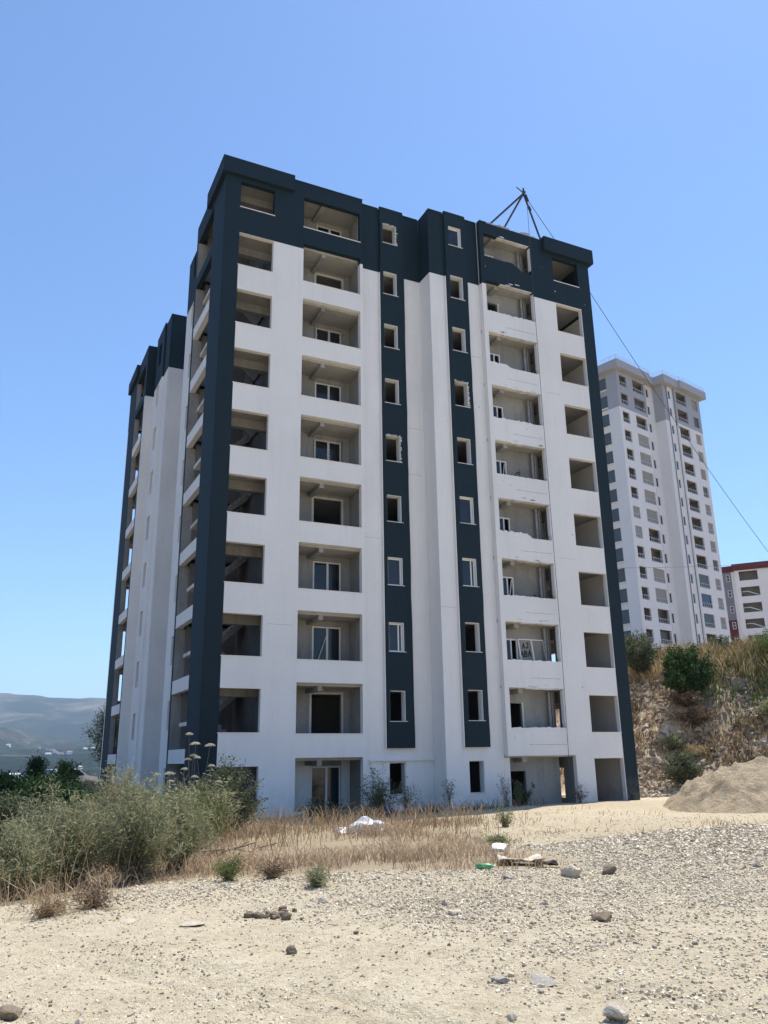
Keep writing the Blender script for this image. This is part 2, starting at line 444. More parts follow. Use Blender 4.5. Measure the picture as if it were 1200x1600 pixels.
# ------------------------------------------------------------------ far valley and mountains
def far_h(x, y):
    dx, dy = x - CAM[0], y - CAM[1]
    r = np.hypot(dx, dy); az = np.degrees(np.arctan2(dx, dy))
    base = -48 + 26 * sstep(600, 1800, r) + 75 * sstep(1600, 3700, r)
    roll = 14 * fbm(x / 380, y / 380, 4, 81) * sstep(500, 1500, r)
    spur = 150 * np.exp(-((r - 4300 - 500 * fbm(az / 4, az * 0, 2, 85)) / 620) ** 2) * (0.55 + 0.9 * fbm(az / 2.6, r / 3000, 4, 87))
    ridge = sstep(4500, 7300, r) * (505 + 80 * fbm(az / 5.0 + 3.0, az * 0, 4, 91) + 25 * np.sin(np.radians(az * 20 + 100)))
    gul = (sstep(3900, 5400, r) * 120 * fbm(x / 800, y / 800, 5, 95, 0.55)) * (1 - 0.8 * sstep(6000, 7200, r)) + spur
    return base + roll + ridge + gul
fr = rings((320, 2500, 60), (2500, 8200, 150), (8200, 12500, 12))
fa = np.radians(np.concatenate([np.linspace(-6, 20, 260, endpoint=False), np.linspace(20, 354, 84, endpoint=False)]))
fx, fy, fq = polar(fr, fa)
fz = far_h(fx, fy)
def mountain_material():
    M, nt, b = new_mat('valley_and_mountains')
    p = pos(nt)
    field = N(nt, 'ShaderNodeTexVoronoi', Scale=0.0055); nt.links.new(scaled(nt, p, (1.0, 0.7, 0.3)), field.inputs['Vector'])
    fs = nt.nodes.new('ShaderNodeSeparateColor'); nt.links.new(field.outputs['Color'], fs.inputs[0])
    crops = ramp(nt, fs.outputs[0], [(0.0, (0.020, 0.038, 0.018)), (0.45, (0.035, 0.055, 0.024)), (0.62, (0.08, 0.095, 0.04)), (0.8, (0.03, 0.048, 0.022)), (0.93, (0.20, 0.175, 0.10))]).outputs[0]
    trees = noise(nt, p, 0.016, 7, 0.78)
    low = mixc(nt, ramp(nt, trees, [(0.46, 1.0), (0.54, 0.0)]).outputs[0], crops, (0.009, 0.019, 0.010))
    bare = noise(nt, p, 0.0017, 6, 0.62, 0.4)
    high = ramp(nt, bare, [(0.36, (0.02, 0.034, 0.02)), (0.48, (0.045, 0.058, 0.035)), (0.56, (0.15, 0.135, 0.10)), (0.68, (0.30, 0.27, 0.21))]).outputs[0]
    sx = nt.nodes.new('ShaderNodeSeparateXYZ'); nt.links.new(p, sx.inputs[0])
    mr = N(nt, 'ShaderNodeMapRange'); nt.links.new(sx.outputs[2], mr.inputs[0]); mr.inputs[1].default_value = 70; mr.inputs[2].default_value = 170
    c = mixc(nt, mr.outputs[0], low, high)
    nt.links.new(c, b.inputs['Base Color']); b.inputs['Roughness'].default_value = 1.0; b.inputs['Specular IOR Level'].default_value = 0.0
    bump(nt, b, trees, 1.0, 45.0)
    return M
mnt = link('mountains', np_mesh('mountains', np.stack([fx, fy, fz], -1), fq, None, mountain_material(), True))
tag(mnt, 'hazy blue mountains beyond a green valley', kind='structure')

# ------------------------------------------------------------------ haze
def haze_box():
    L = 13500
    o = MB().box(-L, L, -L, L, -140, 760).build('haze', None)
    M = bpy.data.materials.new('valley_haze'); M.use_nodes = True
    nt = M.node_tree; nt.nodes.clear()
    out = nt.nodes.new('ShaderNodeOutputMaterial'); v = nt.nodes.new('ShaderNodeVolumePrincipled')
    v.inputs['Color'].default_value = (0.62, 0.80, 1.0, 1); v.inputs['Density'].default_value = 0.000095
    v.inputs['Anisotropy'].default_value = 0.15
    nt.links.new(v.outputs[0], out.inputs['Volume'])
    o.data.materials.append(M)
    tag(o, 'thin summer haze over the valley', kind='stuff')
haze_box()

# ------------------------------------------------------------------ main building
FL = 3.0
DARKZ = 26.66
TOPZ = 30.45

def grid_wall(parent, plane, outer, inner, a0, a1, z0, z1, holes, matf, acuts=(), zcuts=(), names=None, jitter=None):
    """wall with rectangular holes; plane 'y' (runs along x) or 'x' (runs along y); one object for each material"""
    A = sorted(set([a0, a1] + [h[0] for h in holes] + [h[1] for h in holes] + list(acuts)))
    Z = sorted(set([z0, z1] + [h[2] for h in holes] + [h[3] for h in holes] + list(zcuts)))
    A = [a for a in A if a0 - 1e-6 <= a <= a1 + 1e-6]; Z = [z for z in Z if z0 - 1e-6 <= z <= z1 + 1e-6]
    na, nz = len(A) - 1, len(Z) - 1
    solid = np.ones((na, nz), bool)
    for i in range(na):
        ac = (A[i] + A[i + 1]) / 2
        for j in range(nz):
            zc = (Z[j] + Z[j + 1]) / 2
            if any(h[0] < ac < h[1] and h[2] < zc < h[3] for h in holes): solid[i, j] = False
    out = {}
    def P(a, d, z):
        if jitter: a = a + jitter(a, z)
        return (a, d, z) if plane == 'y' else (d, a, z)
    for i in range(na):
        for j in range(nz):
            if not solid[i, j]: continue
            k = matf((A[i] + A[i + 1]) / 2, (Z[j] + Z[j + 1]) / 2)
            mb = out.setdefault(k, MB())
            l, r, b, t = A[i], A[i + 1], Z[j], Z[j + 1]
            mb.add([P(l, outer, b), P(r, outer, b), P(r, outer, t), P(l, outer, t)], [(0, 1, 2, 3)])
            mb.add([P(l, inner, b), P(r, inner, b), P(r, inner, t), P(l, inner, t)], [(0, 1, 2, 3)])
            for di, dj, e in ((-1, 0, ((l, b), (l, t))), (1, 0, ((r, b), (r, t))), (0, -1, ((l, b), (r, b))), (0, 1, ((l, t), (r, t)))):
                ii, jj = i + di, j + dj
                if 0 <= ii < na and 0 <= jj < nz and solid[ii, jj]: continue
                (p, q), (s_, u) = e
                mb.add([P(p, outer, q), P(s_, outer, u), P(s_, inner, u), P(p, inner, q)], [(0, 1, 2, 3)])
    res = {}
    for k, mb in out.items():
        me = bpy.data.meshes.new('wall'); me.from_pydata(mb.v, [], mb.f)
        bm = bmesh.new(); bm.from_mesh(me); bmesh.ops.remove_doubles(bm, verts=bm.verts, dist=1e-4)
        bmesh.ops.recalc_face_normals(bm, faces=bm.faces)
        # every separate piece (each parapet of a loggia, say) becomes a part of its own
        bm.verts.ensure_lookup_table(); seen = set(); isl = []
        for v0 in bm.verts:
            if v0.index in seen: continue
            st = [v0]; seen.add(v0.index); comp = []
            while st:
                v = st.pop(); comp.append(v.index)
                for e in v.link_edges:
                    o_ = e.other_vert(v)
                    if o_.index not in seen: seen.add(o_.index); st.append(o_)
            isl.append(comp)
        fl = [tuple(v.index for v in f.verts) for f in bm.faces]; co = [tuple(v.co) for v in bm.verts]
        bm.free(); bpy.data.meshes.remove(me)
        nm = (names or {}).get(k.name, 'wall')
        for comp in isl:
            mp = {vi: i for i, vi in enumerate(comp)}
            me = bpy.data.meshes.new(nm); me.from_pydata([co[v] for v in comp], [], [tuple(mp[v] for v in f) for f in fl if f[0] in mp])
            me.materials.append(k)
            res[k] = link(nm if len(isl) == 1 else 'parapet', me, parent)
    return res

bld = empty('apartment_building', (0, 0, 0))
tag(bld, 'unfinished white apartment block with dark teal corners and top, glassless openings', 'building')
BN = {'white_plaster': 'white_wall', 'dark_teal_paint': 'dark_wall', 'shade_greyed_plaster': 'side_wall'}
def wd(a, z): return M_DARK if z > DARKZ else M_WHITE

def rows(a0, a1, sill, top, r10, r1=None, skip=()):
    hs = []
    for k in range(1, 11):
        if k in skip: continue
        if k == 10: hs.append((a0, a1, r10[0], r10[1]))
        elif k == 1 and r1: hs.append((r1[2] if len(r1) > 2 else a0, r1[3] if len(r1) > 2 else a1, r1[0], r1[1]))
        else: hs.append((a0, a1, FL * (k - 1) + sill, FL * (k - 1) + top))
    return hs
H1 = rows(0.75, 2.43, 0.94, 2.65, (28.09, 29.49))
H2 = rows(3.95, 6.95, 0.90, 2.95, (27.92, 29.60))
HS1 = rows(8.32, 9.08, 1.40, 2.72, (28.40, 29.56))
HS2 = rows(11.62, 12.38, 1.40, 2.74, (28.52, 29.70))
H3 = rows(13.70, 16.72, 1.00, 2.88, (27.98, 29.76), (0.2, 2.93, 13.72, 17.15))
H4 = rows(18.20, 19.92, 0.93, 2.62, (28.06, 29.52), (0.85, 2.75))

# left wing, y = 0
grid_wall(bld, 'y', 0.0, 0.25, 0.0, 7.10, 0.0, TOPZ, H1 + H2, lambda a, z: M_DARK if (a < 0.75 or z > DARKZ) else M_WHITE, (0.75,), (DARKZ,), BN)
# recessed strip between the wings
grid_wall(bld, 'y', 0.30, 0.52, 7.10, 10.48, 0.0, TOPZ, HS1, wd, (), (DARKZ,), BN)
MB().box(7.0, 7.09, 0.26, 0.40, 0.0, TOPZ - 0.01).build('side_wall', M_WHITE, bld)
# projecting bay: cheek wall, strip wall, right wing
grid_wall(bld, 'x', 10.48, 10.72, -0.545, 0.297, 0.0, TOPZ, [], wd, (), (DARKZ,), BN)
grid_wall(bld, 'y', -0.79, -0.55, 10.48, 13.45, 0.0, TOPZ, HS2, wd, (), (DARKZ,), BN)
grid_wall(bld, 'y', -0.79, -0.57, 13.452, 13.72, 0.0, 2.94, [], wd, (), (), BN)
grid_wall(bld, 'y', -1.09, -0.85, 13.45, 20.72, 0.0, TOPZ, H3 + H4 + [(13.4, 13.72, -0.1, 2.93)],
          lambda a, z: M_DARK if (a > 19.95 or z > DARKZ) else M_WHITE, (19.95, 13.72, 17.15), (DARKZ, 2.93), BN)
MB().box(13.452, 13.66, -0.848, -0.552, 2.95, TOPZ - 0.01).build('side_wall', M_WHITE, bld)
# ledge over the ground floor strip
MB().box(7.35, 10.47, 0.20, 0.298, 2.78, 2.83).build('ledge', M_WHITE, bld)
MB().box(13.42, 17.15, -1.095, -0.80, 2.905, 2.928).build('ledge', M_WHITE, bld)

# dark window strips: panels standing proud, edges a little wavy
def strip_panel(x0, x1, y, back, holes):
    zc = [3.3 + 0.45 * i for i in range(61)]
    hs = [(a, b, c - 0.0, d + 0.0) for a, b, c, d in holes[1:]]
    def jit(a, z):
        if abs(a - x0) < 1e-6 or abs(a - x1) < 1e-6:
            return float(0.028 * fbm(np.array([z * 0.8]), np.array([a * 3.1]), 3, 5)[0])
        return 0.0
    r = grid_wall(bld, 'y', y, back, x0, x1, 3.3, TOPZ + 0.10, hs, lambda a, z: M_DARK, (), zc, {'dark_teal_paint': 'dark_panel'}, jit)
    # white foam edge of the panel, seen on its left side
    for k in range(9):
        z0 = 3.3 + k * 2.59; d = 0.006 + 0.018 * random.random()
        MB().box(x0 - 0.05 - d, x0 - 0.029, y + 0.02, back - 0.004, z0 + 0.004, min(z0 + 2.586, DARKZ)).build('panel_edge', M_WHITE, bld)
strip_panel(8.17, 9.50, 0.16, 0.297, HS1)
strip_panel(11.40, 12.66, -0.93, -0.793, HS2)

# reveals, sills and frames of the strip windows
def strip_window(h, y, style, idx):
    x0, x1, z0, z1 = h
    e = 0.004
    t = 0.022
    fr = MB()
    fr.box(x0 + e, x0 + e + 0.008, y + 0.02, y + 0.37, z0 + e, z1 - e)
    fr.box(x1 - e - t, x1 - e, y + 0.012, y + 0.37, z0 + e, z1 - e)
    fr.box(x0 + e + t, x1 - e - t, y + 0.012, y + 0.37, z1 - e - t, z1 - e)
    w = fr.build('window', M_FOAM if style == 'chip' else M_FRAME, bld)
    MB().box(x0 - 0.03, x1 + 0.08, y - 0.035, y + 0.30, z0 + 0.002, z0 + 0.024).build('sill', M_FRAME, w)
    if style == 'chip':      # knocked-off render: a ragged light rim round the opening
        rg = MB(); rr = random.Random(idx)
        for zz in np.arange(z0, z1, 0.09):
            rg.box(x1 - 0.02 - rr.random() * 0.03, x1 + rr.random() * 0.10, y - 0.006, y + 0.04, zz + 0.01, zz + 0.05 + rr.random() * 0.04)
        for xx in np.arange(x0, x1, 0.09):
            rg.box(xx + 0.005, xx + 0.04 + rr.random() * 0.045, y - 0.006, y + 0.04, z1 - 0.02 - rr.random() * 0.03, z1 + rr.random() * 0.08)
        rg.build('broken_render', M_FOAM, w)['kind'] = 'stuff'
    if style in ('frame', 'double'):
        f2 = MB(); i0, i1, k0, k1 = x0 + 0.03, x1 - 0.03, z0 + 0.03, z1 - 0.03
        yy = y + 0.16
        for a, b, c, d in ((i0, i0 + .055, k0, k1), (i1 - .055, i1, k0, k1), (i0 + .055, i1 - .055, k0, k0 + .055), (i0 + .055, i1 - .055, k1 - .055, k1)):
            f2.box(a, b, yy, yy + .06, c, d)
        if style == 'double': f2.box(i1 - 0.22, i1 - 0.16, yy - 0.012, yy + .05, k0 + .055, k1 - .055)
        f2.build('window_frame', M_FRAME, w)
        MB().box(i0 + .056, i1 - .056, yy + .025, yy + .035, k0 + .056, k1 - .056).build('pane', M_GLASS, w)
ST1 = {10: 'chip', 9: 'plain', 8: 'plain', 7: 'plain', 6: 'chip', 5: 'plain', 4: 'frame', 3: 'double', 2: 'plain', 1: 'chip'}
ST2 = {10: 'frame', 9: 'plain', 8: 'plain', 7: 'chip', 6: 'plain', 5: 'frame', 4: 'double', 3: 'plain', 2: 'plain', 1: 'plain'}
for k in range(1, 11):
    strip_window(HS1[k - 1], 0.16 if k > 1 else 0.30, ST1[k], k)
    strip_window(HS2[k - 1], -0.93 if k > 1 else -0.79, ST2[k], 50 + k)

# thin light edging on the openings of columns 1, 2 and 4
def edging(h, y):
    x0, x1, z0, z1 = h
    MB().box(x0 - 0.03, x1 + 0.03, y - 0.022, y - 0.003, z0 - 0.035, z0 + 0.004).build('sill', M_WHITE, bld)
for h in H1[1:] + H2: edging(h, 0.0)
for h in H4[1:]: edging(h, -1.09)

# cornices
def ring_cornice(boxes): 
    mb = MB()
    for b in boxes: mb.box(*b)
    return mb.build('cornice', M_DARK, bld)
MB().prism([(-0.2, 29.70), (-0.2, 30.58), (0.35, 30.58), (0.35, 30.46), (-0.003, 30.46), (-0.003, 29.70)], 'x', -0.2, 3.38).build('cornice', M_DARK, bld)
MB().prism([(-0.2, 29.70), (-0.2, 30.578), (0.35, 30.578), (0.35, 30.46), (-0.003, 30.46), (-0.003, 29.70)], 'y', 0.352, 3.0).build('cornice', M_DARK, bld)
MB().box(-0.2, -0.003, -0.0025, 0.351, 29.70, 30.579).build('cornice', M_DARK, bld)
MB().prism([(-1.33, 29.70), (-1.33, 30.58), (-0.72, 30.58), (-0.72, 30.46), (-1.093, 30.46), (-1.093, 29.70)], 'x', 17.55, 20.95).build('cornice', M_DARK, bld)
MB().box(20.723, 20.95, -1.09, 2.2, 29.70, 30.576).build('cornice', M_DARK, bld)
MB().prism([(-0.2, 29.70), (-0.2, 30.575), (0.35, 30.575), (0.35, 30.46), (-0.003, 30.46), (-0.003, 29.70)], 'y', 23.6, 27.3).build('cornice', M_DARK, bld)
# thin parapet capping
for x0, x1, y in ((3.40, 7.10, 0.0), (7.12, 8.12, 0.3), (9.53, 10.46, 0.3), (10.5, 11.36, -0.79), (12.7, 13.43, -0.79), (13.47, 13.9, -1.09)):
    MB().box(x0, x1, y - 0.03, y + 0.27, TOPZ + 0.003, TOPZ + 0.05).build('parapet_cap', M_DARK, bld)
# knocked-about parapet over the third column of openings
rr = random.Random(3)
for x0, x1, hh in ((13.95, 14.5, 0.14), (14.55, 15.5, 0.17), (15.62, 16.1, 0.06), (16.2, 16.75, 0.20), (16.78, 17.3, 0.10)):
    pts = []
    n = 7
    for i in range(n + 1): pts.append((x0 + (x1 - x0) * i / n, TOPZ + 0.004 + hh * (0.55 + 0.6 * rr.random())))
    MB().prism([(x0, TOPZ + 0.003)] + pts + [(x1, TOPZ + 0.003)], 'y', -1.05, -0.72).build('broken_parapet', M_SLAB, bld)

# left side, x = 0: pier, stair openings with slab bands, strip, projection, far wing
def ptop(j): return 3 * j + 0.40 - 0.03 * j
HL = []
for j in range(0, 10):
    lo = ptop(j) if j else 0.2
    hi = ptop(j + 1) - 0.58 if j < 9 else 29.32
    HL.append((2.2, 5.5, lo, hi))
def lm(a, z):
    if a < 2.2 or a > 5.5 or z > 26.2: return M_DARK
    return M_WHITE
grid_wall(bld, 'x', 0.0, 0.25, 0.2515, 5.82, 0.0, TOPZ, HL, lm, (2.2, 5.5), (26.2,), BN)
HW = [(6.55, 7.35, 3 * k + 1.25, 3 * k + 2.6) for k in range(0, 10)]
grid_wall(bld, 'x', 0.22, 0.45, 5.822, 8.3, 0.0, TOPZ - 0.6, HW, wd, (), (DARKZ,), BN)
grid_wall(bld, 'y', 8.302, 8.55, 0.22, 3.2, 0.0, TOPZ - 0.6, [], wd, (), (DARKZ,), BN)
grid_wall(bld, 'x', 3.2, 3.4, 8.55, 15.2, 0.0, TOPZ - 0.6, [], wd, (), (DARKZ,), BN)
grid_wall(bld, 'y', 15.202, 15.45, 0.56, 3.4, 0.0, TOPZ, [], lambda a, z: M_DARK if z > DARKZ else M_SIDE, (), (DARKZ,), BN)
grid_wall(bld, 'x', 0.56, 0.80, 15.452, 20.1, 0.0, TOPZ, [(17.6, 18.5, 3 * k + 1.1, 3 * k + 2.6) for k in range(10)], wd, (), (DARKZ,), BN)
# proud strip round the side windows
grid_wall(bld, 'x', 0.46, 0.558, 16.7, 19.3, 0.0, TOPZ + 0.1, [(17.6, 18.5, 3 * k + 1.1, 3 * k + 2.6) for k in range(10)], wd, (), (DARKZ,), BN)
grid_wall(bld, 'y', 20.102, 20.35, 0.0, 1.4, 0.0, TOPZ, [], wd, (), (DARKZ,), BN)
HF = [(20.7, 24.2, a[2], a[3]) for a in HL]
grid_wall(bld, 'x', 0.0, 0.25, 20.352, 27.0, 0.0, TOPZ, HF, lambda a, z: M_DARK if (a < 20.7 or a > 24.2 or z > 26.2) else M_WHITE, (20.7, 24.2), (26.2,), BN)
for yy in (5.47, 24.17):
    for hh in HL:
        MB().box(0.008, 0.46 if yy < 6 else 0.3, yy, yy + 0.028, hh[2] + 0.003, hh[3] - 0.003).build('reveal_coat', M_CONC, bld)
# side windows of the projection and of the near strip
for k in range(10):
    for x, y0, y1, z0, z1, st in ((0.50, 17.6, 18.5, 3 * k + 1.1, 3 * k + 2.6, k), (0.24, 6.55, 7.35, 3 * k + 1.25, 3 * k + 2.6, k + 3)):
        if st % 4 == 1: continue
        f = MB(); xx = x + 0.13; e = 0.004
        for a, b, c, d in ((y0 + e, y0 + .06, z0 + e, z1 - e), (y1 - .06, y1 - e, z0 + e, z1 - e), (y0 + .06, y1 - .06, z0 + e, z0 + .06), (y0 + .06, y1 - .06, z1 - .06, z1 - e), ((y0 + y1) / 2 - .03, (y0 + y1) / 2 + .03, z0 + .06, z1 - .06)):
            f.box(xx, xx + .07, a, b, c, d)
        w = f.build('window', M_FRAME, bld)
        MB().box(xx + .03, xx + .04, y0 + .061, (y0 + y1) / 2 - .031, z0 + .061, z1 - .061).build('pane', M_GLASS, w)
        if st % 3: MB().box(xx + .03, xx + .04, (y0 + y1) / 2 + .031, y1 - .061, z0 + .061, z1 - .061).build('pane', M_GLASS, w)

# right side and back
HR = [(3.3, 4.9, 3 * k + 0.9, 3 * k + 2.3) for k in range(0, 10)]
grid_wall(bld, 'x', 20.72, 20.48, -0.848, 27.0, 0.0, TOPZ, HR, wd, (), (DARKZ,), BN)
HB = [(0.75, 2.6, 3 * k + 0.9, 3 * k + 2.7) for k in range(10)] + [(4.2, 6.9, 3 * k + 0.9, 3 * k + 2.8) for k in range(10)] + [(14, 16.8, 3 * k + 0.9, 3 * k + 2.8) for k in range(10)]
grid_wall(bld, 'y', 27.002, 27.25, 0.0, 20.72, 0.0, TOPZ, HB, wd, (), (DARKZ,), BN)

# floors: slab with the stair well cut out
for k in range(0, 11):
    z = FL * k
    mb = MB()
    if k < 10:
        mb.box(0.46, 10.47, 5.3, 8.29, z - 0.16, z)
        mb.box(2.75, 7.095, 0.26, 5.3, z - 0.16, z)
        mb.box(7.095, 10.47, 0.53, 5.3, z - 0.16, z)
        mb.box(0.26, 2.75, 0.26, 1.3, z - 0.16, z)
    else:
        mb.box(0.46, 10.47, 5.83, 8.29, z - 0.16, z)
        mb.box(0.26, 7.095, 0.26, 5.83, z - 0.16, z)
        mb.box(7.095, 10.47, 0.53, 5.83, z - 0.16, z)
    mb.box(10.73, 13.44, -0.54, 8.29, z - 0.16, z)
    mb.box(13.44, 20.47, -0.84, 8.29, z - 0.16, z)
    mb.box(3.42, 20.47, 8.29, 15.45, z - 0.16, z)
    mb.box(0.82, 20.47, 15.46, 20.36, z - 0.16, z)
    mb.box(0.26, 20.47, 20.36, 26.99, z - 0.16, z)
    mb.build('floor_slab', M_SLAB, bld)

# interior walls
def ip(plane, o, i, a0, a1, holes=(), z0=0.0, z1=29.83, mat=None, name='inner_wall'):
    m_ = mat or M_CONC
    return grid_wall(bld, plane, o, i, a0, a1, z0, z1, list(holes), lambda a, z: m_, (), (), {m_.name: name})
DOOR2 = [(5.28, 6.68, FL * k + 0.05, FL * k + 2.62) for k in range(10)]
ip('y', 1.75, 1.90, 2.91, 7.25, DOOR2)                                 # back wall of the loggias of column 2
ip('x', 7.25, 7.10, 0.53, 1.748)                                       # their right wall
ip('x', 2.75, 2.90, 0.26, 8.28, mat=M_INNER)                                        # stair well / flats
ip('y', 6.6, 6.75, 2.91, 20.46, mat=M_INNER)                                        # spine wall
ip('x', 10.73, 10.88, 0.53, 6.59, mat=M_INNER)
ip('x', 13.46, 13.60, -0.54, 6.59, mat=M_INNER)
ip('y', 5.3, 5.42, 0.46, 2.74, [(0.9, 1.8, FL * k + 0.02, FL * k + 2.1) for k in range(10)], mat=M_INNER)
DOOR3 = [(13.90, 14.98, FL * k + 0.05, FL * k + 2.25) for k in range(10)]
ip('y', -0.15, 0.0, 13.61, 16.9, DOOR3)                                # back wall of column 3
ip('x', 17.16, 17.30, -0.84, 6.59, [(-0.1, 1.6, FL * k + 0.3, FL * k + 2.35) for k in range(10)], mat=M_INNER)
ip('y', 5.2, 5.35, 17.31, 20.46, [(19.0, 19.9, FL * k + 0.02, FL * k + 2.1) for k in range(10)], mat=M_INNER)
ip('y', 20.2, 20.36, 1.5, 20.46)
ip('x', 4.6, 4.75, 20.37, 26.98)
# ceiling beams seen through the openings
for k in range(1, 11):
    z = FL * k - 0.162
    MB().box(5.0, 5.2, 0.26, 1.745, z - 0.20, z).build('beam', M_CONC, bld)
    MB().box(14.35, 14.6, -0.845, -0.155, z - 0.20, z).build('beam', M_CONC, bld)
    MB().box(0.26, 2.74, 1.32, 1.6, z - 0.42, z + 0.15).build('beam', M_CONC, bld)

# stairs, one flight pair for each storey
def flight(x0, x1, z0, z1, y0, y1, n=8):
    pts = [(x0, z0)]
    for i in range(n):
        xa = x0 + (x1 - x0) * i / n; xb = x0 + (x1 - x0) * (i + 1) / n; zb = z0 + (z1 - z0) * (i + 1) / n
        pts += [(xa, zb), (xb, zb)]
    pts += [(x1, z1 - 0.22), (x0, z0 - 0.22)]
    return MB().prism(pts, 'y', y0, y1)
for k in range(0, 9):
    z = FL * k
    st = flight(2.65, 0.98, z + 0.02, z + 1.50, 1.95, 3.3).build('stair_flight', M_CONC, bld)
    flight(0.98, 2.65, z + 1.52, z + 2.97, 3.45, 4.8).build('stair_flight', M_CONC, bld)
    MB().box(0.27, 0.975, 1.9, 4.85, z + 1.34, z + 1.50).build('stair_landing', M_FOAM, bld)

# balcony doors of the second column
def french_door(k, style):
    x0, x1, z0, z1 = 5.29, 6.67, FL * k + 0.06, FL * k + 2.61
    y = 1.78
    mat = M_FOAM if style == 'chip' else M_FRAME
    w = MB(); t = 0.07
    xm = (x0 + x1) / 2 + 0.03
    w.box(x0, x0 + t, y, y + .07, z0, z1); w.box(x1 - t, x1, y, y + .07, z0, z1); w.box(x0 + t, x1 - t, y, y + .07, z1 - t, z1); w.box(x0 + t, x1 - t, y, y + .07, z0, z0 + t)
    w.box(xm - 0.05, xm + 0.05, y - 0.01, y + .06, z0 + t, z1 - t)
    d = w.build('balcony_door', mat, bld)
    MB().box(x0 + t + .002, xm - .052, y + .03, y + .04, z0 + t + .002, z1 - t - .002).build('pane', M_GLASS, d)
    if style != 'half': MB().box(xm + .052, x1 - t - .002, y + .03, y + .04, z0 + t + .002, z1 - t - .002).build('pane', M_GLASS, d)
    if style == 'chip':
        rg = MB(); r_ = random.Random(k)
        for zz in np.arange(z0 + 0.8, z1, 0.16):
            for xx in (x0, xm, x1): rg.box(xx - 0.05 - r_.random() * .03, xx + 0.05 + r_.random() * .03, y - 0.03, y - 0.012, zz, zz + 0.05 + r_.random() * .05)
        for xx in np.arange(x0, x1, 0.17): rg.box(xx, xx + 0.05 + r_.random() * .06, y - 0.03, y - 0.012, z1 - 0.06 - r_.random() * .05, z1 + 0.03)
        rg.build('foam_blobs', M_FOAM, d)['kind'] = 'stuff'
    if style == 'brace':
        MB().bar((x0 + 0.1, y - 0.05, z0 + 0.6), (xm + 0.02, y - 0.02, z1 - 0.2), 0.05, 0.03).build('brace', M_FRAME, d)
    if k == 0:
        MB().box(xm + 0.07, xm + 0.10, y - 0.07, y - 0.012, z0 + 1.0, z0 + 1.13).build('handle', M_FRAME, d)
DS = {0: 'plain', 2: 'brace', 3: 'plain', 5: 'chip', 6: 'plain', 7: 'chip', 9: 'chip'}
for k, s_ in DS.items(): french_door(k, s_)
# bare door surrounds where nothing is fitted
for k in (1, 4, 8):
    x0, x1, z0, z1 = 5.28, 6.68, FL * k + 0.05, FL * k + 2.62
    MB().box(x0 - .10, x0, 1.735, 1.748, z0, z1).box(x1, x1 + .10, 1.735, 1.748, z0, z1).box(x0 - .10, x1 + .10, 1.735, 1.748, z1, z1 + .10).build('door_surround', M_FOAM, bld)
# ground floor loggia is already rendered white inside
MB().box(2.95, 5.27, 1.735, 1.748, 0.9, 2.83).build('render_coat', M_WHITE, bld)
MB().box(6.69, 7.09, 1.735, 1.748, 0.9, 2.83).build('render_coat', M_WHITE, bld)

